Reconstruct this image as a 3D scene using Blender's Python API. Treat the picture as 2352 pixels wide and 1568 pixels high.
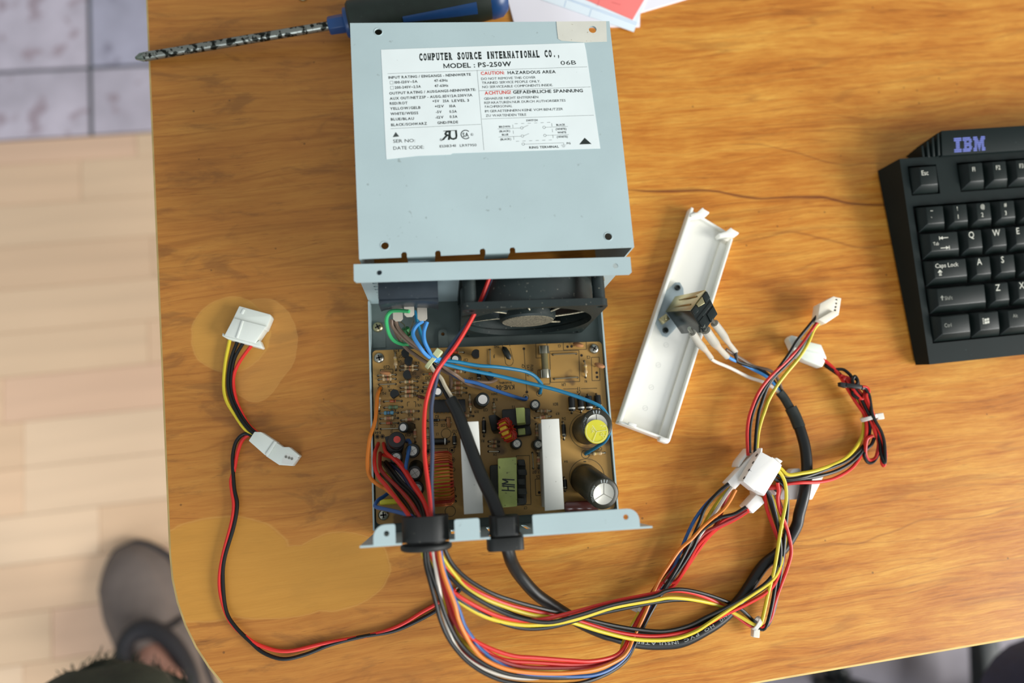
import bpy, bmesh, math, random
from math import pi, sin, cos, sqrt
from mathutils import Vector, Matrix, Euler
from mathutils.geometry import tessellate_polygon
random.seed(7)
SC = bpy.context.scene
for o in list(bpy.data.objects):
    bpy.data.objects.remove(o, do_unlink=True)
COL = SC.collection
MM = 0.001
# ------------------------------------------------------------------ camera, light, exposure
W, H, F = 2352, 1568, 1627.53
CAMH = 453.9
RM = (Matrix.Rotation(0.183419, 3, 'X') @ Matrix.Rotation(-0.099069, 3, 'Y'))
cam = bpy.data.cameras.new('camera')
cam.sensor_width = 36.0
cam.lens = F / W * 36.0
cam.clip_start = 0.01
cam.dof.use_dof = True
cam.dof.focus_distance = 0.425
cam.dof.aperture_fstop = 3.0
camo = bpy.data.objects.new('camera', cam)
camo.matrix_world = Matrix.Translation((0, 0, CAMH * MM)) @ RM.to_4x4()
COL.objects.link(camo)
SC.camera = camo

world = bpy.data.worlds.new('room_light')
SC.world = world
world.use_nodes = True
bg = world.node_tree.nodes['Background']
bg.inputs[0].default_value = (0.93, 0.97, 1.0, 1)
bg.inputs[1].default_value = 0.48

def area(name, loc, target, sx, sy, power, col):
    L = bpy.data.lights.new(name, 'AREA')
    L.shape = 'RECTANGLE'; L.size = sx; L.size_y = sy; L.energy = power; L.color = col
    o = bpy.data.objects.new(name, L)
    o.location = loc
    o.rotation_euler = (Vector(target) - Vector(loc)).to_track_quat('-Z', 'Y').to_euler()
    COL.objects.link(o)
    return o
area('window_light', (2.7, -1.05, 1.35), (0.05, 0.05, 0), 1.6, 1.3, 140, (1.0, 0.985, 0.95))
area('far_window_light', (0.2, -2.4, 1.5), (0, 0, 0), 1.6, 1.2, 36, (0.86, 0.92, 1.0))

SC.view_settings.view_transform = 'Standard'
SC.view_settings.look = 'None'
SC.view_settings.gamma = 1.0
SC.view_settings.use_curve_mapping = False
SC.view_settings.exposure = 0.0

# ------------------------------------------------------------------ helpers
def P(px, py, z=0.0):
    """point of the picture on the horizontal plane at height z (mm)"""
    d = RM @ Vector(((px - W / 2) / F, -(py - H / 2) / F, -1.0))
    t = (z - CAMH) / d.z
    return Vector((0, 0, CAMH)) + d * t

def lin(c):
    return tuple(((v / 255) / 12.92 if v / 255 <= 0.04045 else ((v / 255 + 0.055) / 1.055) ** 2.4) for v in c)

def mat(name, col, rough=0.5, metal=0.0, var=0.12, scale=120.0, bump=0.0, bscale=None, coat=0.0,
        trans=0.0, sss=0.0, spec=0.5, speck=None, speckc=(200, 200, 190), alpha=1.0):
    m = bpy.data.materials.new(name)
    m.use_nodes = True
    nt = m.node_tree; N = nt.nodes; L = nt.links
    b = N['Principled BSDF']
    c = lin(col)
    tc = N.new('ShaderNodeTexCoord')
    n = N.new('ShaderNodeTexNoise'); n.inputs['Scale'].default_value = scale; n.inputs['Detail'].default_value = 4
    L.new(tc.outputs['Object'], n.inputs['Vector'])
    r = N.new('ShaderNodeValToRGB')
    r.color_ramp.elements[0].position = 0.3; r.color_ramp.elements[1].position = 0.7
    r.color_ramp.elements[0].color = (*[v * (1 - var) for v in c], 1)
    r.color_ramp.elements[1].color = (*[min(1, v * (1 + var)) for v in c], 1)
    L.new(n.outputs['Fac'], r.inputs['Fac'])
    out = r.outputs['Color']
    if speck:
        n3 = N.new('ShaderNodeTexNoise'); n3.inputs['Scale'].default_value = speck[0]; n3.inputs['Detail'].default_value = 3
        L.new(tc.outputs['Object'], n3.inputs['Vector'])
        r3 = N.new('ShaderNodeValToRGB')
        r3.color_ramp.elements[0].position = speck[1]; r3.color_ramp.elements[1].position = speck[1] + 0.06
        L.new(n3.outputs['Fac'], r3.inputs['Fac'])
        mx = N.new('ShaderNodeMix'); mx.data_type = 'RGBA'
        L.new(r3.outputs['Color'], mx.inputs['Factor'])
        L.new(out, mx.inputs['A']); mx.inputs['B'].default_value = (*lin(speckc), 1)
        out = mx.outputs['Result']
    L.new(out, b.inputs['Base Color'])
    b.inputs['Roughness'].default_value = rough
    b.inputs['Metallic'].default_value = metal
    b.inputs['Coat Weight'].default_value = coat
    b.inputs['Coat Roughness'].default_value = 0.3
    b.inputs['Specular IOR Level'].default_value = spec
    if trans: b.inputs['Transmission Weight'].default_value = trans
    if sss:
        b.inputs['Subsurface Weight'].default_value = sss
        b.inputs['Subsurface Radius'].default_value = (0.003, 0.003, 0.0025)
        b.inputs['Subsurface Scale'].default_value = 1.0
    if bump:
        n2 = N.new('ShaderNodeTexNoise'); n2.inputs['Scale'].default_value = bscale or scale * 4
        n2.inputs['Detail'].default_value = 3
        L.new(tc.outputs['Object'], n2.inputs['Vector'])
        bp = N.new('ShaderNodeBump'); bp.inputs['Strength'].default_value = bump; bp.inputs['Distance'].default_value = 0.0004
        L.new(n2.outputs['Fac'], bp.inputs['Height']); L.new(bp.outputs['Normal'], b.inputs['Normal'])
    return m

class G:
    """a little mesh collector, in millimetres"""
    def __init__(s): s.v = []; s.f = []; s.m = []
    def add(s, vs, fs, mi=0, M=None):
        o = len(s.v)
        s.v += [(M @ Vector(v)) if M is not None else Vector(v) for v in vs]
        s.f += [[i + o for i in f] for f in fs]
        s.m += [mi] * len(fs)
        return s
    def hexa(s, b4, t4, mi=0, M=None):
        n = len(b4)
        vs = list(b4) + list(t4)
        fs = [list(range(n))[::-1], list(range(n, 2 * n))] + [[i, (i + 1) % n, n + (i + 1) % n, n + i] for i in range(n)]
        return s.add(vs, fs, mi, M)
    def box(s, x0, x1, y0, y1, z0, z1, mi=0, M=None):
        q = [(x0, y0), (x1, y0), (x1, y1), (x0, y1)]
        return s.hexa([(x, y, z0) for x, y in q], [(x, y, z1) for x, y in q], mi, M)
    def lathe(s, prof, n=20, mi=0, M=None, mis=None, cap=True):
        """prof: list of (radius, height) along local z"""
        vs = []; fs = []; ms = []
        for r, h in prof:
            for i in range(n):
                a = 2 * pi * i / n
                vs.append((r * cos(a), r * sin(a), h))
        for j in range(len(prof) - 1):
            for i in range(n):
                fs.append([j * n + i, j * n + (i + 1) % n, (j + 1) * n + (i + 1) % n, (j + 1) * n + i])
                ms.append(mis[j] if mis else mi)
        if cap:
            fs.append(list(range(n))[::-1]); ms.append(mis[0] if mis else mi)
            k = (len(prof) - 1) * n
            fs.append(list(range(k, k + n))); ms.append(mis[-1] if mis else mi)
        o = len(s.v)
        s.v += [(M @ Vector(v)) if M is not None else Vector(v) for v in vs]
        s.f += [[i + o for i in f] for f in fs]; s.m += ms
        return s
    def tube(s, pts, r, n=8, mi=0, rfun=None, closed=False):
        pts = [Vector(p) for p in pts]; k = len(pts)
        T = []
        for i in range(k):
            if closed: d = pts[(i + 1) % k] - pts[i - 1]
            else: d = pts[min(i + 1, k - 1)] - pts[max(i - 1, 0)]
            T.append(d.normalized() if d.length > 1e-9 else Vector((0, 0, 1)))
        up = Vector((0, 0, 1))
        if abs(T[0].dot(up)) > 0.95: up = Vector((0, 1, 0))
        nrm = (up - T[0] * up.dot(T[0])).normalized()
        vs = []; fs = []
        for i in range(k):
            nrm = nrm - T[i] * nrm.dot(T[i])
            nrm.normalize()
            b = T[i].cross(nrm)
            rr = rfun(i / (k - 1)) if rfun else r
            for j in range(n):
                a = 2 * pi * j / n
                vs.append(pts[i] + (nrm * cos(a) + b * sin(a)) * rr)
        rng = k if closed else k - 1
        for i in range(rng):
            for j in range(n):
                a0 = i * n; a1 = ((i + 1) % k) * n
                fs.append([a0 + j, a0 + (j + 1) % n, a1 + (j + 1) % n, a1 + j])
        if not closed:
            fs.append(list(range(n))[::-1]); fs.append(list(range((k - 1) * n, k * n)))
        return s.add(vs, fs, mi)
    def plate(s, outline, holes=(), t=1.0, mi=0, M=None, z0=0.0):
        loops = [[Vector((x, y, 0)) for x, y in outline]] + [[Vector((x, y, 0)) for x, y in h] for h in holes]
        flat = [p for l in loops for p in l]
        tris = tessellate_polygon(loops)
        n = len(flat)
        vs = [(p.x, p.y, z0) for p in flat] + [(p.x, p.y, z0 + t) for p in flat]
        fs = [list(tr)[::-1] for tr in tris] + [[i + n for i in tr] for tr in tris]
        k = 0
        for l in loops:
            m = len(l)
            for i in range(m):
                a, b = k + i, k + (i + 1) % m
                fs.append([a, b, b + n, a + n])
            k += m
        return s.add(vs, fs, mi, M)

ORG = {}
def empty(name, loc, label=None, cat=None, group=None):
    o = bpy.data.objects.new(name, None)
    o.empty_display_size = 0.02
    o.location = Vector(loc) * MM
    COL.objects.link(o)
    ORG[o.name] = Vector(loc)
    tag(o, label, cat, group)
    return o
def tag(o, label=None, cat=None, group=None, kind=None):
    if label: o['label'] = label
    if cat: o['category'] = cat
    if group: o['group'] = group
    if kind: o['kind'] = kind
    return o
def mk(name, g, mats, parent=None, label=None, bevel=0.0, seg=2, smooth=35, bang=30):
    if not isinstance(mats, (list, tuple)): mats = [mats]
    lo = Vector((min(v.x for v in g.v), min(v.y for v in g.v), min(v.z for v in g.v)))
    hi = Vector((max(v.x for v in g.v), max(v.y for v in g.v), max(v.z for v in g.v)))
    c = (lo + hi) / 2; c.z = lo.z
    bm = bmesh.new()
    bv = [bm.verts.new((v - c) * MM) for v in g.v]
    for f, mi in zip(g.f, g.m):
        try:
            fc = bm.faces.new([bv[i] for i in f]); fc.material_index = mi
        except ValueError:
            pass
    bmesh.ops.recalc_face_normals(bm, faces=bm.faces[:])
    if bevel > 0:
        bm.normal_update()
        ed = [e for e in bm.edges if len(e.link_faces) == 2 and e.calc_face_angle(0) > math.radians(bang)]
        bmesh.ops.bevel(bm, geom=ed, offset=bevel * MM, segments=seg, profile=0.5, affect='EDGES', clamp_overlap=True)
    for f in bm.faces: f.smooth = True
    me = bpy.data.meshes.new(name)
    bm.to_mesh(me); bm.free()
    try: me.set_sharp_from_angle(angle=math.radians(smooth))
    except Exception: pass
    for m in mats: me.materials.append(m)
    o = bpy.data.objects.new(name, me)
    put(o, c, parent)
    if label: o['label'] = label
    return o
def put(o, world, parent):
    COL.objects.link(o)
    world = Vector(world)
    if parent is not None:
        o.parent = parent
        o.location = (world - ORG[parent.name]) * MM
    else:
        o.location = world * MM
    ORG[o.name] = world
    return o
def inst(name, me, world, rotz, parent, sx=1.0, label=None, R=None):
    o = bpy.data.objects.new(name, me)
    put(o, world, parent)
    if R is not None: o.rotation_euler = R.to_euler()
    else: o.rotation_euler = (0, 0, rotz)
    if sx != 1.0: o.scale = (sx, 1, 1)
    if label: o['label'] = label
    return o
def mesh_of(g, name, mats, bevel=0, seg=1, smooth=35):
    o = mk(name, g, mats, None, None, bevel, seg, smooth)
    me = o.data
    # shift the origin to the local frame's zero
    off = ORG[o.name] * MM
    me.transform(Matrix.Translation(off))
    del ORG[o.name]
    bpy.data.objects.remove(o)
    return me

def spline(pts, n=6):
    pts = [Vector(p) for p in pts]
    if len(pts) < 3: return pts
    q = [pts[0] * 2 - pts[1]] + pts + [pts[-1] * 2 - pts[-2]]
    out = []
    for i in range(1, len(q) - 2):
        p0, p1, p2, p3 = q[i - 1], q[i], q[i + 1], q[i + 2]
        for k in range(n):
            t = k / n
            out.append(0.5 * ((2 * p1) + (p2 - p0) * t + (2 * p0 - 5 * p1 + 4 * p2 - p3) * t * t + (3 * p1 - p0 - 3 * p2 + p3) * t ** 3))
    out.append(pts[-1])
    return out
def zpath(px, zk):
    """px: picture points; zk: [(fraction of length, height)]"""
    L = [0]
    for a, b in zip(px[:-1], px[1:]): L.append(L[-1] + math.hypot(a[0] - b[0], a[1] - b[1]))
    out = []
    for (x, y), l in zip(px, L):
        t = l / L[-1]
        z = zk[-1][1]
        for (t0, z0), (t1, z1) in zip(zk[:-1], zk[1:]):
            if t <= t1:
                u = (t - t0) / max(1e-6, t1 - t0)
                z = z0 + (z1 - z0) * u
                break
        out.append(P(x, y, z))
    return out
def circ(cx, cy, r, n=24, a0=0): return [(cx + r * cos(a0 + 2 * pi * i / n), cy + r * sin(a0 + 2 * pi * i / n)) for i in range(n)]
def rrect(x0, x1, y0, y1, r, n=4):
    out = []
    for cx, cy, a in ((x1 - r, y1 - r, 0), (x0 + r, y1 - r, pi / 2), (x0 + r, y0 + r, pi), (x1 - r, y0 + r, 1.5 * pi)):
        for i in range(n + 1):
            b = a + (pi / 2) * i / n
            out.append((cx + r * cos(b), cy + r * sin(b)))
    return out

# ------------------------------------------------------------------ lettering (built-in font, as thin printed meshes)
GL = {}
def load_glyphs(chars):
    tmp = []
    for bold in (0, 1, 2):
        for ch in chars:
            cu = bpy.data.curves.new('glyph', 'FONT'); cu.body = ch; cu.size = 1; cu.resolution_u = 2
            cu.offset = (0.0, 0.022, 0.05)[bold]
            o = bpy.data.objects.new('glyph', cu); COL.objects.link(o); tmp.append((bold, ch, o, cu))
    dg = bpy.context.evaluated_depsgraph_get(); dg.update()
    for bold, ch, o, cu in tmp:
        me = bpy.data.meshes.new_from_object(o.evaluated_get(dg))
        vs = [(v.co.x, v.co.y) for v in me.vertices]
        fs = [list(p.vertices) for p in me.polygons]
        if vs:
            x0 = min(v[0] for v in vs); x1 = max(v[0] for v in vs)
            GL[(bold, ch)] = ([(x - x0, y) for x, y in vs], fs, x1 - x0)
        bpy.data.meshes.remove(me)
    for bold, ch, o, cu in tmp:
        bpy.data.objects.remove(o); bpy.data.curves.remove(cu)
load_glyphs("ABCDEFGHIJKLMNOPQRSTUVWXYZabcdefghijklmnopqrstuvwxyz0123456789.,:;-+/~!#@()`")
def strokes_glyph(segs, w, t):
    vs = []; fs = []
    for (x0, y0), (x1, y1) in segs:
        d = Vector((x1 - x0, y1 - y0)); d.normalize(); p = Vector((-d.y, d.x)) * t / 2; o = len(vs)
        vs += [(x0 - p.x, y0 - p.y), (x1 - p.x, y1 - p.y), (x1 + p.x, y1 + p.y), (x0 + p.x, y0 + p.y)]; fs.append([o, o + 1, o + 2, o + 3])
    return vs, fs, w
for b_, t_ in ((1, 0.105), (2, 0.15)):
    h_ = t_ / 2
    GL[(b_, 'M')] = strokes_glyph([((h_, 0), (h_, .7)), ((.72 - h_, 0), (.72 - h_, .7)), ((h_, .66), (.36, .06)), ((.72 - h_, .66), (.36, .06))], 0.72, t_)
CAP = 0.70
SER = {'M': 'LRlr', 'P': 'Ll', 'U': 'lr', 'T': 'C', 'E': 'Ll', 'R': 'LlR', 'I': 'Cc', 'N': 'Llr', 'A': 'LR', 'L': 'Ll', 'B': 'Ll', 'D': 'Ll',
       'H': 'LRlr', 'F': 'Ll', 'K': 'LlRr', 'V': 'lr', 'W': 'lr', 'X': 'LRlr', 'Y': 'Clr', '1': 'C'}
def text2d(s, bold=0, serif=0.0, mono=0.0, gap=0.11):
    """vertices/faces of a line of lettering, cap height 1, starting at x=0"""
    vs = []; fs = []; x = 0.0
    for ch in s:
        if ch == ' ':
            x += mono if mono else 0.42; continue
        g = GL.get((bold, ch))
        if not g: continue
        gv, gf, gw = g
        k = 1.0 / CAP; w = gw * k; fx = 1.0; ox = x
        if mono:
            tw = mono * (0.74 if ch not in 'I.,:' else (0.42 if ch == 'I' else 0.25))
            fx = tw / max(w, 0.05); w = tw; ox = x + (mono - tw) / 2
        o = len(vs)
        vs += [(ox + a * k * fx, b * k) for a, b in gv]
        fs += [[i + o for i in f] for f in gf]
        if serif and ch in SER:
            e = serif; th = serif * 0.55
            st = 0.09 if not mono else 0.10
            for c in SER[ch]:
                cx = {'L': st, 'l': st, 'R': w - st, 'r': w - st, 'C': w / 2, 'c': w / 2}[c]
                yb = 0.0 if c in 'LRC' else 1.0 - th
                o = len(vs)
                vs += [(ox + cx - e, yb), (ox + cx + e, yb), (ox + cx + e, yb + th), (ox + cx - e, yb + th)]
                fs += [[o, o + 1, o + 2, o + 3]]
        x += mono if mono else (w + gap + serif * 0.35)
    return vs, fs, max(x - (0 if mono else gap), 0.01)
class Print(G):
    """printed marks on a plane"""
    def line(s, text, A, B, hgt, nrm, bold=0, serif=0.0, mono=0.0, mi=0, gap=0.11, lift=0.06):
        A = Vector(A); B = Vector(B); nrm = Vector(nrm).normalized()
        vs, fs, w = text2d(text, bold, serif, mono, gap)
        ux = (B - A) / w
        uy = nrm.cross((B - A).normalized()) * hgt
        s.add([A + ux * x + uy * y + nrm * lift for x, y in vs], fs, mi)
    def stroke(s, A, B, w, nrm, mi=0, lift=0.05):
        A = Vector(A); B = Vector(B); nrm = Vector(nrm).normalized()
        d = (B - A).normalized(); p = nrm.cross(d) * w / 2
        s.add([A - p + nrm * lift, B - p + nrm * lift, B + p + nrm * lift, A + p + nrm * lift], [[0, 1, 2, 3]], mi)
    def poly(s, pts, nrm, mi=0, lift=0.05):
        n = Vector(nrm).normalized()
        s.add([Vector(p) + n * lift for p in pts], [list(range(len(pts)))], mi)
    def ring(s, c, r, w, nrm, mi=0, lift=0.05, n=28, a0=0.0, a1=2 * pi, ex=None):
        c = Vector(c); nrm = Vector(nrm).normalized()
        ex = Vector(ex).normalized() if ex is not None else nrm.orthogonal().normalized()
        ey = nrm.cross(ex)
        vs = []; fs = []
        for i in range(n + 1):
            a = a0 + (a1 - a0) * i / n
            d = ex * cos(a) + ey * sin(a)
            vs += [c + d * (r - w / 2) + nrm * lift, c + d * (r + w / 2) + nrm * lift]
        for i in range(n): fs.append([2 * i, 2 * i + 1, 2 * i + 3, 2 * i + 2])
        s.add(vs, fs, mi)
    def arc(s, text, c, r, hgt, nrm, ex, a0, adir=-1, mi=0, bold=0, lift=0.06, wide=1.0):
        """lettering around a circle, starting at angle a0"""
        c = Vector(c); nrm = Vector(nrm).normalized(); ex = Vector(ex).normalized(); ey = nrm.cross(ex)
        vs, fs, w = text2d(text, bold)
        out = []
        for x, y in vs:
            a = a0 + adir * x * hgt * wide / r
            rr = r + y * hgt if adir < 0 else r - y * hgt
            out.append(c + (ex * cos(a) + ey * sin(a)) * rr + nrm * lift)
        s.add(out, fs, mi)
UP = Vector((0, 0, 1))
# ------------------------------------------------------------------ materials
M = {}
M['sheet'] = mat('pale_blue_grey_painted_steel', (172, 191, 192), 0.42, 0.0, 0.045, 22, 0.05, 900, speck=(260, 0.70), speckc=(150, 165, 164))
M['zinc'] = mat('zinc_plated_steel', (112, 124, 120), 0.42, 0.55, 0.12, 60, 0.04, 500)
M['label'] = mat('label_paper', (222, 231, 229), 0.5, 0, 0.03, 40, speck=(330, 0.74), speckc=(175, 178, 170))
M['tape'] = mat('old_cream_sticker', (206, 205, 192), 0.7, 0, 0.05, 60, speck=(420, 0.66), speckc=(160, 152, 130))
M['ink'] = mat('black_print', (28, 38, 34), 0.6, 0, 0.1)
M['inkgrey'] = mat('grey_print', (62, 70, 68), 0.6, 0, 0.1)
M['inkred'] = mat('red_print', (205, 62, 45), 0.6, 0, 0.1)
M['blackplastic'] = mat('black_plastic', (18, 21, 21), 0.42, 0, 0.15, 80, 0.05, 700)
M['fan'] = mat('dusty_dark_fan_plastic', (24, 36, 35), 0.5, 0, 0.2, 60, 0.05, 700, speck=(520, 0.67), speckc=(112, 112, 100))
M['inlet'] = mat('dusty_blue_black_plastic', (38, 47, 54), 0.4, 0, 0.25, 70, speck=(420, 0.68), speckc=(125, 130, 130))
M['dustlight'] = mat('pale_dust', (176, 168, 142), 0.95, 0, 0.4, 900, 0.6, 2500)
M['mark'] = mat('moulded_ivory_mark', (214, 214, 206), 0.5)
M['dust'] = mat('grey_dust', (104, 98, 80), 0.95, 0, 0.5, 900, 0.6, 2500, speck=(1500, 0.6), speckc=(50, 50, 42))
M['rubber'] = mat('dusty_black_rubber', (14, 18, 16), 0.6, 0, 0.2, 60, 0.1, 900, speck=(380, 0.71), speckc=(84, 84, 72))
M['pcb'] = mat('brown_paper_circuit_board', (170, 132, 68), 0.45, 0, 0.13, 28, 0.03, 500, speck=(46, 0.60), speckc=(112, 84, 46))
M['silk'] = mat('dark_green_board_print', (44, 42, 26), 0.7, 0, 0.1)
M['hole'] = mat('solder_hole', (30, 20, 12), 0.8, 0, 0.1)
M['lead'] = mat('tinned_lead', (170, 168, 150), 0.3, 0.9, 0.1)
M['resbody'] = mat('beige_resistor_lacquer', (186, 160, 118), 0.4, 0, 0.1, 200)
for nm, c in dict(bandred=(160, 48, 30), bandbrown=(84, 50, 30), bandblack=(28, 24, 22), bandgold=(160, 120, 50), bandorange=(196, 96, 40), bandgreen=(40, 90, 60), bandyellow=(200, 170, 50), bandblue=(40, 80, 140)).items():
    M[nm] = mat(nm, c, 0.4, 0, 0.08)
M['resblue'] = mat('blue_resistor_lacquer', (96, 152, 176), 0.4, 0, 0.1, 200)
M['resgreen'] = mat('green_resistor_lacquer', (112, 128, 92), 0.4, 0, 0.1, 200)
M['glassdiode'] = mat('orange_glass_diode', (176, 84, 46), 0.15, 0, 0.15, 200)
M['sleeve'] = mat('black_capacitor_sleeve', (34, 38, 34), 0.4, 0, 0.2, 60)
M['bigsleeve'] = mat('olive_black_capacitor_sleeve', (46, 46, 34), 0.42, 0, 0.25, 50, speck=(300, 0.7), speckc=(90, 88, 70))
M['alu'] = mat('aluminium_can_top', (205, 205, 196), 0.42, 0.35, 0.08, 120, 0.05, 800)
M['alu2'] = mat('groove_shadow_line', (120, 120, 112), 0.5, 0.5, 0.08)
M['heatsink'] = mat('pale_grey_heatsink_cap', (222, 223, 214), 0.5, 0, 0.05, 50, 0.04, 600, speck=(380, 0.70), speckc=(128, 124, 108))
M['tape_yg'] = mat('yellow_green_transformer_tape', (160, 172, 96), 0.4, 0, 0.14, 90, speck=(420, 0.66), speckc=(96, 98, 56))
M['ferrite'] = mat('dark_ferrite', (38, 40, 36), 0.6, 0, 0.25, 120, 0.1, 700)
M['copper'] = mat('enamelled_copper_wire', (196, 106, 52), 0.3, 0.5, 0.25, 90)
M['copperred'] = mat('red_enamel_wire', (170, 52, 34), 0.3, 0.2, 0.25, 90)
M['toroidyellow'] = mat('yellow_toroid_core', (222, 178, 40), 0.5, 0, 0.12, 120)
M['wirered2'] = mat('red_sleeved_winding', (176, 46, 28), 0.35, 0, 0.15, 120)
M['brownfilm'] = mat('dark_red_brown_film', (82, 40, 34), 0.2, 0, 0.15, 60, coat=0.5)
M['disc'] = mat('tan_ceramic_disc', (176, 122, 78), 0.5, 0, 0.12, 120)
M['bluecap'] = mat('blue_ceramic_bead', (40, 128, 140), 0.4, 0, 0.15, 200)
M['greenpart'] = mat('green_film_part', (30, 100, 48), 0.35, 0, 0.15, 200)
M['fuseglass'] = mat('fuse_glass', (120, 112, 76), 0.12, 0, 0.1, 200, trans=0.25)
M['qcyellow'] = mat('yellow_inspection_sticker', (214, 208, 50), 0.5, 0, 0.06, 80)
M['qcwhite'] = mat('pale_sticker_print', (226, 224, 150), 0.5, 0, 0.05)
M['redcore'] = mat('red_core_end', (190, 60, 52), 0.5, 0, 0.12, 200)
def wire(nm, c, v=0.06): M[nm] = mat(nm, c, 0.42, 0, v, 60, spec=0.38)
wire('w_red', (205, 42, 34)); wire('w_black', (9, 12, 10)); wire('w_yellow', (206, 186, 46)); wire('w_orange', (214, 122, 38))
wire('w_blue', (44, 92, 152)); wire('w_white', (218, 210, 196)); wire('w_green', (54, 160, 96)); wire('w_brown', (118, 98, 82), 0.2)
wire('w_lightblue', (66, 140, 205)); wire('w_teal', (36, 120, 158), 0.14); wire('w_navy', (38, 44, 78)); wire('w_darkred', (150, 34, 30)); wire('w_slate', (58, 70, 92))
wire('w_cream', (196, 186, 160))
M['jacket'] = mat('black_cable_jacket', (10, 14, 12), 0.4, 0, 0.12, 40, 0.02, 500)
M['shrink'] = mat('heat_shrink_sleeve', (28, 34, 30), 0.55, 0, 0.1, 60, 0.04, 500)
M['print_cable'] = mat('pale_cable_print', (150, 158, 158), 0.6)
M['nylon'] = mat('milky_white_nylon', (238, 236, 230), 0.38, 0, 0.02, 60, sss=0.2)
M['nylon2'] = mat('greenish_white_nylon', (220, 226, 216), 0.38, 0, 0.02, 60, sss=0.2)
M['cream'] = mat('cream_white_nylon', (238, 230, 210), 0.4, 0, 0.02, 60, sss=0.15)
M['tie'] = mat('translucent_cable_tie', (222, 218, 206), 0.35, 0, 0.04, 80, sss=0.3)
M['tieold'] = mat('greenish_old_cable_tie', (190, 196, 152), 0.4, 0, 0.06, 80, sss=0.2)
M['tin'] = mat('tinned_brass_lug', (204, 198, 184), 0.4, 0.25, 0.1, 90)
M['dark'] = mat('dark_opening', (14, 16, 15), 0.8, 0, 0.1)
M['pin'] = mat('metal_pin', (150, 150, 140), 0.3, 0.9, 0.1)
M['screw'] = mat('nickel_screw', (176, 174, 160), 0.26, 0.92, 0.1, 90)
M['brass'] = mat('brassy_washer', (176, 166, 128), 0.3, 0.9, 0.1)
M['ivory'] = mat('ivory_white_plastic', (238, 237, 228), 0.42, 0, 0.02, 30, sss=0.05)
M['bracket'] = mat('grey_blue_bracket_steel', (150, 164, 168), 0.4, 0.3, 0.06, 60)
M['passivated'] = mat('yellow_passivated_steel', (176, 168, 128), 0.25, 0.85, 0.14, 70)
M['switchblack'] = mat('glossy_black_switch_body', (28, 36, 34), 0.25, 0, 0.12, 60)
M['clear'] = mat('clear_terminal_sleeve', (226, 222, 208), 0.18, 0, 0.05, 80, trans=0.45)
M['chrome'] = mat('worn_chrome_shaft', (136, 140, 132), 0.3, 0.8, 0.1, 60, 0.05, 400, speck=(260, 0.5), speckc=(30, 33, 27))
M['chrometip'] = mat('bare_steel_tip', (136, 146, 136), 0.3, 0.85, 0.2, 200)
M['toolblue'] = mat('blue_tool_plastic', (28, 70, 122), 0.35, 0, 0.1, 60)
M['tooldark'] = mat('dark_green_black_grip_rubber', (22, 36, 28), 0.6, 0, 0.2, 160, 0.15, 1500, speck=(900, 0.72), speckc=(70, 84, 72))
M['paper'] = mat('white_paper', (232, 230, 236), 0.8, 0, 0.02, 30)
M['formpaper'] = mat('pale_blue_form_paper', (226, 238, 244), 0.8, 0, 0.02, 30)
M['forminkblue'] = mat('blue_form_print', (150, 180, 216), 0.8)
M['pink'] = mat('pink_red_paper', (244, 128, 122), 0.8, 0, 0.05, 20)
M['pinkline'] = mat('dark_pink_print', (214, 100, 96), 0.8)
M['kbcase'] = mat('dark_grey_green_keyboard_plastic', (15, 26, 25), 0.55, 0, 0.08, 40, 0.12, 3000, spec=0.2, speck=(600, 0.74), speckc=(80, 92, 90))
M['key'] = mat('charcoal_key_plastic', (13, 23, 21), 0.4, 0, 0.12, 60, 0.1, 3000, spec=0.28)
M['keywell'] = mat('keyboard_well', (15, 18, 18), 0.7, 0, 0.1)
M['legend'] = mat('worn_white_legend', (196, 196, 182), 0.6, 0, 0.15, 300)
M['legenddim'] = mat('dim_worn_legend', (124, 126, 116), 0.6, 0, 0.2, 300)
M['logoblue'] = mat('violet_blue_logo_print', (92, 104, 178), 0.5, 0, 0.1)
M['grout'] = mat('dark_grey_grout', (92, 100, 102), 0.9, 0, 0.1, 60)
M['rug'] = mat('grey_lavender_rug', (150, 146, 154), 0.95, 0, 0.15, 14, 0.4, 400)
M['seat'] = mat('navy_seat_fabric', (22, 34, 66), 0.8, 0, 0.15, 80, 0.2, 1500)
M['chairblack'] = mat('black_chair_plastic', (26, 34, 36), 0.4, 0, 0.1)
M['steel'] = mat('chair_column_steel', (150, 152, 156), 0.25, 0.9, 0.1)
M['skin'] = mat('ankle_skin', (212, 160, 140), 0.5, 0, 0.08, 20, sss=0.1)
M['shoe'] = mat('grey_brown_suede', (112, 102, 96), 0.75, 0, 0.22, 16, 0.2, 900)
M['shoedark'] = mat('dark_shoe_lining', (30, 31, 36), 0.6, 0, 0.2, 30)
M['sole'] = mat('black_shoe_sole', (44, 46, 54), 0.6, 0, 0.15)
M['trouser'] = mat('dark_green_trouser_cloth', (40, 48, 36), 0.85, 0, 0.25, 120, 0.3, 1500)

def node_math(nt, op, a, b=None, c=None, clamp=False):
    n = nt.nodes.new('ShaderNodeMath'); n.operation = op; n.use_clamp = clamp
    for i, v in enumerate((a, b, c)):
        if v is None: continue
        if isinstance(v, (int, float)): n.inputs[i].default_value = v
        else: nt.links.new(v, n.inputs[i])
    return n.outputs[0]

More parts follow.
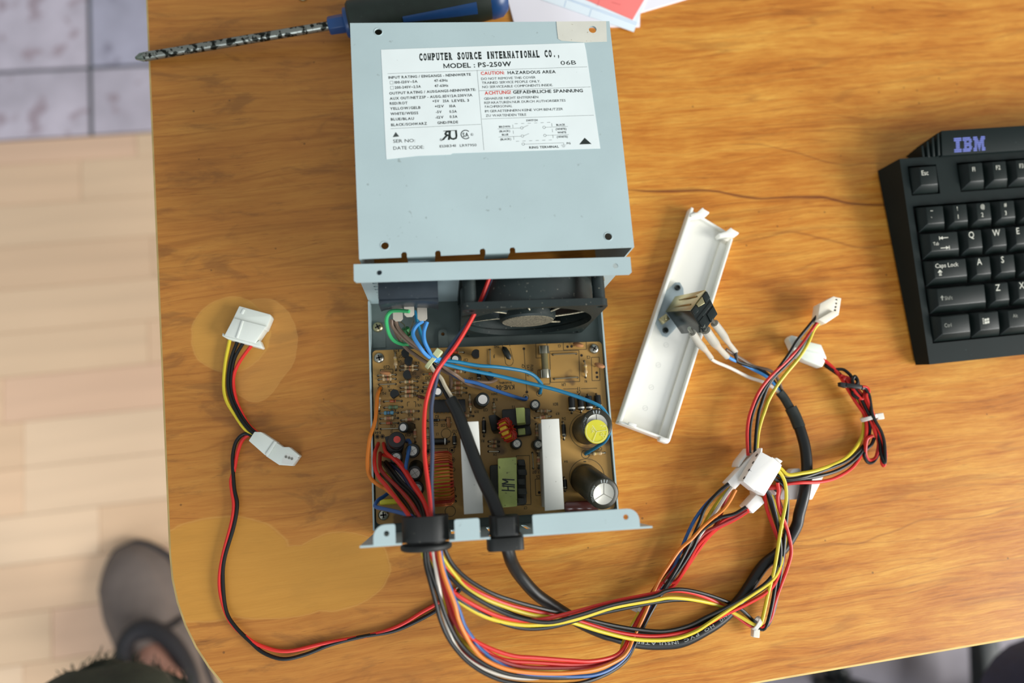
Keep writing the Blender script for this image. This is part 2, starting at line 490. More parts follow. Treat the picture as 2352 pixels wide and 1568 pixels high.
# ---- table wood: streaky varnished veneer with sanded/bare patches, in table coordinates (mm)
TA = 0.108
TE1 = Vector((cos(TA), sin(TA), 0)); TE2 = Vector((-sin(TA), cos(TA), 0))
def tuv(p): return (p.dot(TE1), p.dot(TE2))
TU0, TV0 = -165.0, -152.0
TC = TE1 * 280 + TE2 * 160       # origin of the tabletop's object space
def wood_material():
    m = bpy.data.materials.new('varnished_wood_veneer'); m.use_nodes = True
    nt = m.node_tree; N = nt.nodes; L = nt.links
    b = N['Principled BSDF']
    tc = N.new('ShaderNodeTexCoord')
    mp = N.new('ShaderNodeMapping'); mp.vector_type = 'POINT'
    mp.inputs['Rotation'].default_value = (0, 0, -TA)
    mp.inputs['Scale'].default_value = (1000, 1000, 1000)
    L.new(tc.outputs['Object'], mp.inputs['Vector'])
    # add back the origin so that coordinates are table u,v in mm
    ad = N.new('ShaderNodeVectorMath'); ad.operation = 'ADD'
    ad.inputs[1].default_value = (280, 160, 0)
    L.new(mp.outputs['Vector'], ad.inputs[0])
    UVW = ad.outputs['Vector']
    sep = N.new('ShaderNodeSeparateXYZ'); L.new(UVW, sep.inputs[0])
    U, V = sep.outputs['X'], sep.outputs['Y']
    def noise(sx, sy, detail=4, rough=0.55, dist=0.0, off=0.0, src=None):
        mm = N.new('ShaderNodeMapping'); mm.inputs['Scale'].default_value = (sx, sy, 1); mm.inputs['Location'].default_value = (off, off * 1.7, 0)
        L.new(src or UVW, mm.inputs['Vector'])
        n = N.new('ShaderNodeTexNoise'); n.inputs['Scale'].default_value = 1; n.inputs['Detail'].default_value = detail
        n.inputs['Roughness'].default_value = rough; n.inputs['Distortion'].default_value = dist
        L.new(mm.outputs['Vector'], n.inputs['Vector']); return n.outputs['Fac']
    # a slow warp of the grain
    wv = noise(0.008, 0.016, 2, 0.5, 0, 3.1)
    Vw = node_math(nt, 'ADD', V, node_math(nt, 'MULTIPLY', node_math(nt, 'SUBTRACT', wv, 0.5), 16.0))
    cmb = N.new('ShaderNodeCombineXYZ'); L.new(U, cmb.inputs['X']); L.new(Vw, cmb.inputs['Y'])
    WU = cmb.outputs[0]
    big = noise(0.006, 0.045, 4, 0.55, 0.15, 11.0, WU)
    mid = noise(0.018, 0.26, 6, 0.68, 0.2, 5.0, WU)
    fine = noise(0.05, 1.0, 5, 0.7, 0.1, 9.0, WU)
    blot = noise(0.016, 0.034, 4, 0.6, 0.5, 51.0)
    f = node_math(nt, 'ADD', node_math(nt, 'ADD', node_math(nt, 'MULTIPLY', big, 0.25), node_math(nt, 'MULTIPLY', blot, 0.2)), node_math(nt, 'ADD', node_math(nt, 'MULTIPLY', mid, 0.33), node_math(nt, 'MULTIPLY', fine, 0.22)))
    r = N.new('ShaderNodeValToRGB'); L.new(f, r.inputs['Fac'])
    cr = r.color_ramp
    cr.elements[0].position = 0.37; cr.elements[0].color = (*lin((146, 86, 26)), 1)
    cr.elements[1].position = 0.62; cr.elements[1].color = (*lin((220, 164, 72)), 1)
    e = cr.elements.new(0.45); e.color = (*lin((186, 114, 38)), 1)
    e = cr.elements.new(0.54); e.color = (*lin((206, 142, 56)), 1)
    col = r.outputs['Color']
    def mix(fac, a, bb):
        x = N.new('ShaderNodeMix'); x.data_type = 'RGBA'
        L.new(fac, x.inputs['Factor'])
        if isinstance(a, tuple): x.inputs['A'].default_value = a
        else: L.new(a, x.inputs['A'])
        if isinstance(bb, tuple): x.inputs['B'].default_value = bb
        else: L.new(bb, x.inputs['B'])
        return x.outputs['Result']
    def ramp(v, a, bq):
        mr = N.new('ShaderNodeMapRange'); mr.interpolation_type = 'SMOOTHSTEP'
        mr.inputs['From Min'].default_value = a; mr.inputs['From Max'].default_value = bq
        L.new(v, mr.inputs['Value']); return mr.outputs['Result']
    fib = noise(0.11, 3.4, 3, 0.6, 0, 71.0, WU)
    col = mix(node_math(nt, 'MULTIPLY', ramp(fib, 0.46, 0.68), 0.34), col, (*lin((150, 92, 34)), 1))
    # the left end is browner, and the weaker light there is painted in
    left_brown_shade = ramp(node_math(nt, 'ADD', U, node_math(nt, 'MULTIPLY', node_math(nt, 'SUBTRACT', big, 0.5), 160)), 90, -60)
    col = mix(node_math(nt, 'MULTIPLY', left_brown_shade, 0.72), col, mix(mid, (*lin((138, 86, 38)), 1), (*lin((192, 131, 62)), 1)))
    col = mix(node_math(nt, 'MULTIPLY', node_math(nt, 'MULTIPLY', ramp(noise(0.02, 0.06, 5, 0.65, 0.6, 81.0), 0.50, 0.66), left_brown_shade), 0.5), col, (*lin((120, 78, 40)), 1))  # grey-brown blotches, which also deepen the painted shade at the left
    # pores: short dark dashes along the grain
    po = ramp(noise(0.07, 1.1, 3, 0.6, 0, 21.0, WU), 0.58, 0.72)
    gate = ramp(noise(0.02, 0.05, 2, 0.5, 0, 2.0), 0.42, 0.62)
    col = mix(node_math(nt, 'MULTIPLY', node_math(nt, 'MULTIPLY', po, gate), 0.5), col, (*lin((98, 56, 24)), 1))
    # dark growth lines
    gl = noise(0.004, 0.085, 1, 0.4, 0.25, 31.0, WU)
    gl = node_math(nt, 'ABSOLUTE', node_math(nt, 'SUBTRACT', gl, 0.5))
    gl = ramp(gl, 0.022, 0.0)
    col = mix(node_math(nt, 'MULTIPLY', gl, 0.26), col, (*lin((116, 60, 22)), 1))
    # one strong dark line beyond the cover, wavering to the keyboard
    for (x0, y0, x1, y1, wd, amp, k, s0) in ((1440, 438, 2020, 462, 1.5, 7, 0.85, 0.0), (1700, 550, 2060, 556, 1.3, 14, 0.4, 4.0), (1680, 330, 2000, 372, 0.9, 10, 0.4, 7.0), (1480, 640, 1560, 650, 0.8, 5, 0.3, 9.0), (1690, 1290, 2300, 1170, 0.8, 10, 0.35, 1.0)):
        a = tuv(P(x0, y0)); c = tuv(P(x1, y1))
        sl = (c[1] - a[1]) / (c[0] - a[0])
        base = node_math(nt, 'ADD', node_math(nt, 'MULTIPLY', node_math(nt, 'SUBTRACT', U, a[0]), sl), a[1])
        wob = node_math(nt, 'MULTIPLY', node_math(nt, 'SUBTRACT', noise(0.02, 0.0005, 1, 0.3, 0, s0 + 1.3), 0.5), amp * 2)
        d = node_math(nt, 'ABSOLUTE', node_math(nt, 'SUBTRACT', V, node_math(nt, 'ADD', base, wob)))
        w2 = node_math(nt, 'MULTIPLY', noise(0.03, 0.3, 2, 0.5, 0, s0 + 6), wd * 2.2)
        lm = node_math(nt, 'SUBTRACT', 1.0, node_math(nt, 'DIVIDE', d, w2), None, True)
        ends = node_math(nt, 'MULTIPLY', ramp(U, a[0] - 8, a[0] + 12), ramp(U, c[0] + 30, c[0]))
        col = mix(node_math(nt, 'MULTIPLY', node_math(nt, 'MULTIPLY', lm, ends), k), col, (*lin((92, 36, 18)), 1))
    # bare ochre patches
    def blob(px, py, rx, ry, rot=0.0):
        c = tuv(P(px, py)); k = 1 / 3.59
        du = node_math(nt, 'DIVIDE', node_math(nt, 'SUBTRACT', U, c[0]), rx * k)
        dv = node_math(nt, 'DIVIDE', node_math(nt, 'SUBTRACT', V, c[1]), ry * k)
        return node_math(nt, 'SQRT', node_math(nt, 'ADD', node_math(nt, 'MULTIPLY', du, du), node_math(nt, 'MULTIPLY', dv, dv)))
    def patch(blobs, amt, c0, edge=0.06, ns=0.05, na=0.07):
        d = None
        for bl in blobs:
            x = blob(*bl)
            d = x if d is None else node_math(nt, 'MINIMUM', d, x)
        d = node_math(nt, 'ADD', d, node_math(nt, 'MULTIPLY', node_math(nt, 'SUBTRACT', noise(ns, ns * 2.2, 3, 0.5, 0, 41), 0.5), na * 2))
        return ramp(d, 1.0 + edge, 1.0 - edge), d
    global_patches = [
        ([(600, 785, 80, 100), (585, 840, 60, 80)], 0.42, (204, 152, 78), 0.04),
        ([(530, 768, 86, 86)], 0.78, (194, 144, 66), 0.06),
        ([(490, 1305, 165, 106), (660, 1335, 170, 74), (770, 1312, 118, 80)], 0.78, (188, 136, 56), 0.06)]
    for bl, amt, c0, ed in global_patches:
        k, d = patch(bl, amt, c0, ed)
        tone = mix(fine, (*[v * 0.93 for v in lin(c0)], 1), (*[min(1, v * 1.06) for v in lin(c0)], 1))
        col = mix(node_math(nt, 'MULTIPLY', k, amt), col, tone)
        rim = node_math(nt, 'SUBTRACT', 1.0, node_math(nt, 'MULTIPLY', node_math(nt, 'ABSOLUTE', node_math(nt, 'SUBTRACT', d, 1.0)), 40.0), None, True)
        col = mix(node_math(nt, 'MULTIPLY', rim, 0.2), col, (*lin((214, 168, 96)), 1))
    # tiny dents and specks
    vo = N.new('ShaderNodeTexVoronoi'); vo.feature = 'F1'
    mm = N.new('ShaderNodeMapping'); mm.inputs['Scale'].default_value = (0.055, 0.055, 1); L.new(UVW, mm.inputs['Vector'])
    L.new(mm.outputs['Vector'], vo.inputs['Vector']); vo.inputs['Scale'].default_value = 1
    sp = ramp(vo.outputs['Distance'], 0.05, 0.03)
    col = mix(node_math(nt, 'MULTIPLY', sp, 0.55), col, (*lin((70, 50, 30)), 1))
    L.new(col, b.inputs['Base Color'])
    rr = N.new('ShaderNodeMapRange'); rr.inputs['To Min'].default_value = 0.34; rr.inputs['To Max'].default_value = 0.52
    L.new(mid, rr.inputs['Value']); L.new(rr.outputs['Result'], b.inputs['Roughness'])
    b.inputs['Specular IOR Level'].default_value = 0.35
    bp = N.new('ShaderNodeBump'); bp.inputs['Strength'].default_value = 0.25; bp.inputs['Distance'].default_value = 0.0003
    L.new(fine, bp.inputs['Height']); L.new(bp.outputs['Normal'], b.inputs['Normal'])
    return m
M['wood'] = wood_material()
M['woodedge'] = mat('pale_plywood_edge', (206, 176, 108), 0.6, 0, 0.14, 90, 0.1, 600)

def plank_mat(name, c, k=0.15):
    m = mat(name, c, 0.35, 0, 0.06, 20)
    nt = m.node_tree
    for n in nt.nodes:
        if n.type == 'TEX_NOISE':
            mp = nt.nodes.new('ShaderNodeMapping'); mp.inputs['Scale'].default_value = (0.12, 1.6, 1)
            tc = [q for q in nt.nodes if q.type == 'TEX_COORD'][0]
            nt.links.new(tc.outputs['Object'], mp.inputs['Vector']); nt.links.new(mp.outputs['Vector'], n.inputs['Vector'])
    return m
PL = [plank_mat('beech_plank_%s' % n, c) for n, c in (('light', (244, 214, 180)), ('warm', (241, 206, 170)), ('pink', (240, 202, 170)), ('tan', (236, 202, 166)), ('ochre', (240, 208, 172)))]
TL = [mat('mauve_slate_tile_%s' % n, c, 0.5, 0, 0.14, 14, 0.2, 40, speck=(22, 0.60), speckc=k) for n, c, k in
      (('pale', (206, 202, 218), (176, 168, 188)), ('grey', (190, 188, 206), (158, 154, 172)), ('rosy', (206, 198, 210), (180, 164, 174)))]

# ------------------------------------------------------------------ floor
ZF = -730.0
FA = 0.1
FE1 = Vector((cos(FA), sin(FA), 0)); FE2 = Vector((-sin(FA), cos(FA), 0))
def fuv(p): return (p.dot(FE1), p.dot(FE2))
def FM(u, v, z): return FE1 * u + FE2 * v + Vector((0, 0, z))
g = G()
g.hexa([FM(-1700, -1170, ZF - 30), FM(1900, -1170, ZF - 30), FM(1900, 1560, ZF - 30), FM(-1700, 1560, ZF - 30)],
       [FM(-1700, -1170, ZF - 6), FM(1900, -1170, ZF - 6), FM(1900, 1560, ZF - 6), FM(-1700, 1560, ZF - 6)])
floor = tag(mk('floor', g, M['grout']), 'light beech strip floor with mauve slate tiles beyond', kind='structure')
vb = fuv(P(0, 325, ZF))[1]                 # where the tiles end
vr = fuv(P(0, 1301, ZF))[1]                # one strip joint
strip = 72.0
v = vb - ((vb - vr) % strip)
rows = [(v, vb)]
while v > -1100: rows.append((v - strip, v)); v -= strip
rnd = random.Random(3)
pm = {}
for i, (v0, v1) in enumerate(rows):
    u = -1690 if i % 2 else -1690 - 0.01; first = rnd.choice((90, 160, 230, 300))
    j = 0
    while u < 1880 and (v1 > -1100):
        ln = first if j == 0 else rnd.choice((280, 330, 410, 460))
        w = v1 - v0
        u1 = min(u + ln, 1890)
        key = (round(u1 - u), round(w, 1))
        if key not in pm:
            q = G(); q.box(-(u1 - u) / 2 + 0.4, (u1 - u) / 2 - 0.4, -w / 2 + 0.35, w / 2 - 0.35, 0, 6.0)
            pm[key] = mesh_of(q, 'plank', M['grout'], 0.5, 1)
        me = pm[key]
        c = FM((u + u1) / 2, (v0 + v1) / 2, ZF - 6)
        o = bpy.data.objects.new('plank', me)
        put(o, c, floor); o.rotation_euler = (0, 0, FA)
        o.material_slots[0].link = 'OBJECT'; o.material_slots[0].material = PL[rnd.choice((0, 0, 1, 1, 2, 3, 4))]
        u = u1; j += 1
# tiles: cut course along the strip floor, whole ones behind
uj = fuv(P(208, 300, ZF))[0]; v1j = fuv(P(0, 165, ZF))[1]
tm = {}
for v0, v1 in ((vb, v1j), (v1j, v1j + 300), (v1j + 300, v1j + 600), (v1j + 600, v1j + 900)):
    for k in range(-3, 8):
        u0 = uj + k * 300
        w, d = 300 - 7, (v1 - v0) - 7
        if d not in tm:
            q = G(); q.box(-w / 2, w / 2, -d / 2, d / 2, 0, 6)
            tm[d] = mesh_of(q, 'tile', M['grout'], 1.5, 2)
        o = bpy.data.objects.new('tile', tm[d])
        put(o, FM(u0 + 150, (v0 + v1) / 2, ZF - 6), floor); o.rotation_euler = (0, 0, FA)
        o.material_slots[0].link = 'OBJECT'; o.material_slots[0].material = TL[rnd.choice((0, 1, 2))]

g = G()
rc = FM(1010, -420, ZF)
g.hexa([rc + FE1 * a + FE2 * b for a, b in ((-560, -420), (560, -420), (560, 330), (-560, 330))],
       [rc + FE1 * a + FE2 * b + UP * 5 for a, b in ((-560, -420), (560, -420), (560, 330), (-560, 330))])
tag(mk('rug', g, M['rug'], None, None, 2), 'grey lavender flat rug on the floor past the table edge at lower right', 'rug')

# ------------------------------------------------------------------ table
tab = empty('table', TE1 * 280 + TE2 * 160 + Vector((0, 0, ZF)), 'orange-brown varnished wooden table with rounded corner and bare ochre patches', 'table')
R0 = 125.0
def tout(ins=0.0):
    u0, v0, u1, v1 = TU0 + ins, TV0 + ins, TU0 + 900 - ins, TV0 + 640 - ins
    return rrect(u0, u1, v0, v1, R0 - ins, 14)
g = G()
o1 = tout()
TMx = Matrix.Rotation(TA, 4, 'Z')
def ring(ins, z): return [TMx @ Vector((x, y, z)) for x, y in tout(ins)]
a, b_, c_ = ring(1.5, 0), ring(0, -1.2), ring(0, -21)
n = len(a)
vs = a + b_ + c_
fs = [list(range(n))]; ms = [0]
for k in (0, 1):
    for i in range(n):
        fs.append([k * n + i, (k + 1) * n + i, (k + 1) * n + (i + 1) % n, k * n + (i + 1) % n]); ms.append(1)
fs.append(list(range(2 * n, 3 * n))[::-1]); ms.append(1)
g.v = vs; g.f = fs; g.m = ms
top = mk('tabletop', g, [M['wood'], M['woodedge']], tab)
# wood coordinates are measured from the tabletop's own origin
cc = tuv(ORG[top.name])
for nn in M['wood'].node_tree.nodes:
    if nn.type == 'VECT_MATH': nn.inputs[1].default_value = (cc[0], cc[1], 0)
for (u, v) in ((60, 0), (640, 20), (60, 400), (640, 400)):
    g = G()
    t0 = TE1 * u + TE2 * v + Vector((0, 0, -21)); b0 = t0 + Vector((0, 0, ZF + 21))
    g.lathe([(14, 0), (24, -ZF - 21)], 14, 0, Matrix.Translation(b0))
    mk('leg', g, M['woodedge'], tab)
# ------------------------------------------------------------------ power supply cover (inverted U of sheet steel)
def frame(x, y, a): return Matrix.Translation((x, y, 0)) @ Matrix.Rotation(a, 4, 'Z')
CV = frame(-51.515, 251.186, 0.057438)
CD, HT = 138.6, 86.0
cover = empty('power_supply_cover', CV @ Vector((75, -70, 0)), 'pale blue-grey steel cover of the power supply with a printed rating label', 'metal cover')
iCV = CV.inverted()
def incv(px, py, z=HT):
    p = iCV @ P(px, py, z); return (p.x, p.y)
holes = [circ(*incv(869, 73), 2.15, 20), circ(*incv(884, 564), 2.15, 20), circ(*incv(1397, 543), 2.2, 20), circ(*incv(1361, 68), 2.2, 18)]
# front edge with four little relief notches beside the tabs
fy = -CD
def notch(cx): return [(cx - 1.5, fy), (cx - 1.5, fy + 2.0), (cx - 0.8, fy + 2.9), (cx + 0.8, fy + 2.9), (cx + 1.5, fy + 2.0), (cx + 1.5, fy)]
nx = [incv(px, 585)[0] for px in (928, 1006, 1109, 1178)]
out = [(0, 0), (0, fy)]
for c in nx: out += notch(c)
out += [(150, fy), (150, 0)]
g = G()
g.plate(out, holes, 1.0, 0, CV, HT - 1.0)
g.box(0, 1.0, fy, 0, 0, HT - 1.0, 0, CV)
g.box(149, 150, fy, 0, 0, HT - 1.0, 0, CV)
for a, b in ((nx[0] + 1.6, nx[1] - 1.6), (nx[2] + 1.6, nx[3] - 1.6)):      # tabs folded down at the front edge
    g.hexa([(a, fy, HT - 1), (b, fy, HT - 1), (b, fy + 1.4, HT - 1), (a, fy + 1.4, HT - 1)],
           [(a, fy + 0.6, HT - 13), (b, fy + 0.6, HT - 13), (b, fy + 1.6, HT - 13), (a, fy + 1.6, HT - 13)], 0, CV)
mk('shell', g, M['sheet'], cover)
for px, py in ((869, 73), (884, 564), (1397, 543)):                       # raised lips of the stamped screw holes
    x, y = incv(px, py); g = G()
    g.tube([CV @ Vector((x + 2.3 * cos(a), y + 2.3 * sin(a), HT)) for a in [2 * pi * i / 20 for i in range(20)]], 0.25, 6, 0, None, True)
    mk('hole_lip', g, M['sheet'], cover)
# rating label
LZ = HT + 0.12
lab = [(875, 114), (1190, 103), (1342, 98), (1346, 116), (1379, 341), (1040, 352), (1035, 355), (960, 358), (888, 366), (887, 358), (884, 300), (878, 170)]
g = G()
g.hexa([P(x, y, HT + 0.02) for x, y in lab], [P(x, y, LZ) for x, y in lab])
lb = mk('rating_label', g, M['label'], cover, 'white rating label with black and red print')
def Z1(x, y): return P(780 + x / 3.357, y / 3.357, LZ)
pb = Print(); pr = Print()
def T(s, x0, y0, x1, y1, h, tgt=None, **k):
    (tgt or pb).line(s, Z1(x0, y0), Z1(x1, y1), h / 3.357 / F * 372 / 0.98, UP, **k)
T('COMPUTER SOURCE INTERNATIONAL CO.,', 612, 466, 1705, 436, 60, bold=2, serif=0.15, mono=0.62)
T('MODEL : PS-250W', 803, 527, 1325, 510, 42, bold=1)
T('06B', 1706, 501, 1827, 497, 37, serif=0.1)
sf = dict(serif=0.10)
for r in (('INPUT RATING / EINGANGS - NENNWERTE', 378, 608, 1013, 583), ('100-120V~5A', 425, 645, 602, 637), ('47-63Hz', 730, 632, 835, 628), ('200-240V~2.5A', 427, 685, 628, 676), ('47-63Hz', 733, 672, 840, 668),
          ('OUTPUT RATING / AUSGANGS-NENNWERTE:', 384, 730, 1052, 700), ('AUX OUT/NETZSP - AUSG.:115V/2A:230V/1A', 388, 770, 1025, 742), ('RED/ROT', 388, 808, 525, 803), ('+5V', 717, 790, 770, 788), ('25A', 797, 788, 845, 787), ('LEVEL 3', 866, 787, 1000, 783),
          ('YELLOW/GELB', 390, 848, 625, 838), ('+12V', 735, 830, 805, 828), ('10A', 848, 828, 897, 826), ('WHITE/WEISS', 393, 888, 608, 880), ('-5V', 742, 873, 788, 872), ('0.5A', 848, 870, 905, 868),
          ('BLUE/BLAU', 396, 930, 575, 923), ('-12V', 740, 915, 803, 912), ('0.5A', 850, 910, 910, 908), ('BLACK/SCHWARZ', 398, 973, 675, 961), ('GND/FRDE', 755, 957, 915, 950)):
    T(*r, 22, bold=1, **sf)
for r in (('DO NOT REMOVE THIS COVER', 1093, 617, 1512, 605), ('TRAINED SERVICE PEOPLE ONLY.', 1098, 648, 1550, 635), ('NO SERVICEABLE COMPONENTS INSIDE.', 1102, 680, 1645, 664),
          ('GEHAEUSE NICHT ENTFERNEN', 1115, 770, 1533, 757), ('REPARATUREN NUR DURCH AUTHORISIERTES', 1117, 802, 1743, 783), ('FACHPERSONAL', 1122, 832, 1332, 826), ('IM GERAETEINNERN KEINE VOM BENUTZER', 1122, 867, 1723, 849), ('ZU WARTENDEN TEILE', 1128, 901, 1440, 892)):
    T(*r, 21)
T('HAZARDOUS AREA', 1297, 572, 1667, 564, 27, bold=1); T('GEFAEHRLICHE SPANNUNG', 1338, 722, 1877, 710, 28, bold=1)
T('CAUTION:', 1090, 578, 1272, 572, 29, pr, bold=1); T('ACHTUNG!', 1120, 731, 1322, 723, 30, pr, bold=1)
for r in (('SWITCH', 1440, 936, 1527, 933), ('BROWN', 1230, 985, 1315, 982), ('(BLACK)', 1232, 1020, 1315, 1016), ('BLUE', 1253, 1046, 1302, 1044), ('(BLACK)', 1240, 1082, 1323, 1078), ('BLACK', 1672, 970, 1740, 968), ('(WHITE)', 1668, 1003, 1750, 1000),
          ('WHITE', 1680, 1029, 1748, 1027), ('(WHITE)', 1676, 1063, 1760, 1060), ('FG', 1752, 1112, 1782, 1111)):
    T(*r, 16, bold=1)
T('RING TERMINAL', 1463, 1146, 1692, 1138, 19, bold=1, serif=0.11)
T('SER NO:', 413, 1101, 583, 1095, 28); T('DATE CODE:', 415, 1155, 652, 1146, 28); T('E138341', 773, 1138, 897, 1132, 22); T('LR97950', 928, 1132, 1057, 1127, 22)
# component mark: mirrored R joined to a slanted U; ring mark with SA
vs, fs, w = text2d('R', 1)
A, B = Z1(850, 1076), Z1(785, 1079); hh = Z1(800, 1008) - Z1(790, 1078)
pb.add([A + (B - A) * (x / w) + hh * y + UP * 0.06 for x, y in vs], [f[::-1] for f in fs])
vs, fs, w = text2d('U', 1)
A, B = Z1(846, 1077), Z1(912, 1074); hh = Z1(838, 1006) - Z1(846, 1077)
pb.add([A + (B - A) * (x / w) + hh * (1 - y) * 0 + hh * y + UP * 0.07 for x, y in vs], fs)
pb.stroke(Z1(800, 1010), Z1(905, 1005), 0.35, UP)
pb.ring(Z1(972, 1037), 2.55, 0.5, UP, ex=Vector((1, 0.05, 0)), a0=0.75, a1=2 * pi - 0.75)
T('SA', 950, 1056, 996, 1054, 36, bold=1)
for cx, cy in ((783, 1077), (1021, 1037)):
    pb.ring(Z1(cx, cy), 0.72, 0.12, UP); T('R', cx - 5, cy + 7, cx + 5, cy + 7, 13)
pb.poly([Z1(1848, 1113), Z1(1943, 1110), Z1(1890, 1062)], UP)
gp = Print()
gp.poly([Z1(410, 1057), Z1(460, 1052), Z1(433, 1018)], UP)
for a, b in (((370, 568), (1908, 515)), ((1060, 540), (1113, 1157)), ((1075, 700), (1935, 670)), ((1097, 918), (1960, 888)), ((393, 992), (1090, 958)),
             ((1220, 994), (1396, 987)), ((1415, 983), (1455, 965)), ((1226, 1057), (1400, 1050)), ((1420, 1047), (1460, 1030)), ((1588, 981), (1760, 975)), ((1594, 1044), (1768, 1038)), ((1428, 1111), (1728, 1101)), ((1728, 1101), (1729, 1118)),
             ((1708, 1119), (1746, 1117)), ((1713, 1127), (1741, 1126)), ((1719, 1134), (1736, 1133)),
             ((388, 626), (412, 625)), ((412, 625), (414, 648)), ((414, 648), (390, 649)), ((390, 649), (388, 626)), ((391, 666), (415, 665)), ((415, 665), (417, 688)), ((417, 688), (393, 689)), ((393, 689), (391, 666))):
    gp.stroke(Z1(*a), Z1(*b), 0.13, UP)
for (x0, y0, x1, y1) in ((1335, 955, 1635, 943), (1345, 1090, 1648, 1078), (1335, 955, 1345, 1090), (1635, 943, 1648, 1078)):
    n = 6 if abs(x1 - x0) > 50 else 3
    for i in range(n):
        t0, t1 = i / n + 0.05, (i + 0.6) / n + 0.03
        gp.stroke(Z1(x0 + (x1 - x0) * t0, y0 + (y1 - y0) * t0), Z1(x0 + (x1 - x0) * t1, y0 + (y1 - y0) * t1), 0.16, UP)
for c in ((1405, 986), (1410, 1049), (1577, 982), (1583, 1044), (1416, 1111)): gp.ring(Z1(*c), 0.72, 0.16, UP)
mk('lettering', pb, M['ink'], lb); mk('lettering', pr, M['inkred'], lb, 'red warning words'); mk('ruled_lines', gp, M['inkgrey'], lb)
# torn cream sticker around the rear right hole
st = [(1278, 50), (1392, 49), (1394, 96), (1360, 97), (1345, 98), (1290, 94), (1282, 90), (1279, 66)]
g = G(); hx, hy = incv(1361, 68)
pts = [incv(x, y) for x, y in st]
g.plate(pts, [circ(hx, hy, 2.3, 18)], 0.1, 0, CV, HT + 0.14)
mk('sticker', g, M['tape'], cover, 'stained cream sticker around a screw hole')

# ------------------------------------------------------------------ open power supply
BS = frame(-46.314, 109.679, 0.039462); iBS = BS.inverted()
BD = 144.5; HR = 82.2
psu = empty('power_supply', BS @ Vector((75, -72, 0)), 'opened steel power supply with brown circuit board, fan and a tangle of coloured output cables', 'power supply')
def inb(px, py, z):
    p = iBS @ P(px, py, z); return p
def plateM(origin, ex, ey):
    """local xy of a plate -> base frame; the plate thickens along ex x ey"""
    ex = Vector(ex); ey = Vector(ey); ez = ex.cross(ey)
    m = Matrix(((ex.x, ey.x, ez.x, origin[0]), (ex.y, ey.y, ez.y, origin[1]), (ex.z, ey.z, ez.z, origin[2]), (0, 0, 0, 1)))
    return BS @ m
g = G()
# floor with three turned-up edges, fan panel at the back, cable panel in front
fl_h = [circ(inb(1018, 764, 3).x, inb(1018, 764, 3).y, 1.5, 12)]
g.plate([(0, 0), (0, -BD), (150, -BD), (150, 0)], fl_h, 1.0, 1, BS)
for x0 in (0, 149.0): g.box(x0, x0 + 1.0, -BD + 2, -2, 1.0, 12.5, 0, BS)
FX, FZ = 96.5, 44.0
fp = [(0, 0), (150, 0), (150, 86.4), (0, 86.4)]
vents = [rrect(6.5, 9, 70 - k * 7, 73.5 - k * 7, 1.0, 2) for k in range(8)]
g.plate(fp, [circ(FX, FZ, 36, 36), rrect(16, 40, 52, 79, 2)] + vents, 1.0, 0, plateM((0, 0, 0), (1, 0, 0), (0, 0, 1)), 0)
fl1 = [(inb(871, 626, 86).x, inb(871, 626, 86).y), (inb(1413, 611, 86).x, inb(1413, 611, 86).y)]
g.plate([(0, 0), (0, -9.0), (1.2, -10), (148.6, -10), (150, -8.8), (150, 0)], [circ(*p, 1.5, 14) for p in fl1], 1.0, 0, BS, 85.5)
# cable panel: two notches open to the top where the grommets sit
gx = inb(978, 1225, 72).x; sx = inb(1160, 1225, 72).x
pn = [(0, 0), (150, 0), (150, HR), (sx + 8.5, HR), (sx + 8.5, 60), (sx - 8.5, 60), (sx - 8.5, HR), (gx + 12, HR), (gx + 12, 58), (gx - 12, 58), (gx - 12, HR), (0, HR)]
vents = [rrect(x, x + 2.6, 18, 48, 1.2, 2) for x in range(46, 132, 7)]
g.plate(pn, vents, 1.0, 0, plateM((0, -BD, 0), (1, 0, 0), (0, 0, 1)), -0.0)
def ear(x0, x1, r0, r1, hole=None, d=9.6):
    y0 = -BD
    o = [(x0, y0), (x1, y0)]
    o += [(x1 - r1 + r1 * cos(a), y0 + d - r1 + r1 * sin(a)) for a in [pi / 2 * i / 5 for i in range(6)]]
    o += [(x0 + r0 - r0 * sin(a), y0 + d - r0 + r0 * cos(a)) for a in [pi / 2 * i / 5 for i in range(6)]]
    g.plate(o, [hole] if hole else [], 1.0, 0, BS, HR - 0.5)
hl = inb(888, 1225, HR); hr = inb(1437, 1187, HR)
ear(inb(858, 1253, HR).x, inb(909, 1250, HR).x, 6, 1.2, circ(hl.x, hl.y, 1.4, 14))
ear(inb(1045, 1240, HR).x, inb(1103, 1237, HR).x, 1.2, 1.2, None, 9.8)
ear(inb(1225, 1228, HR).x, inb(1470, 1214, HR).x, 1.0, 6, circ(hr.x, hr.y, 1.4, 14))
mk('chassis', g, [M['sheet'], M['zinc']], psu)
def screw(px, py, z, r, parent, name='screw', zbase=None, m='screw'):
    c = P(px, py, z)
    g = G()
    g.lathe([(r, 0), (r, 0.35), (r * 0.93, 0.9), (r * 0.72, 1.5), (r * 0.4, 1.85), (0.05, 1.95)], 18, 0, Matrix.Translation(c))
    a = random.uniform(0, 1.5)
    Mx = Matrix.Translation(c) @ Matrix.Rotation(a, 4, 'Z')
    g.box(-r * 0.55, r * 0.55, -r * 0.13, r * 0.13, 1.5, 1.98, 1, Mx); g.box(-r * 0.13, r * 0.13, -r * 0.55, r * 0.55, 1.5, 1.98, 1, Mx)
    return mk(name, g, [M[m], M['dark']], parent)
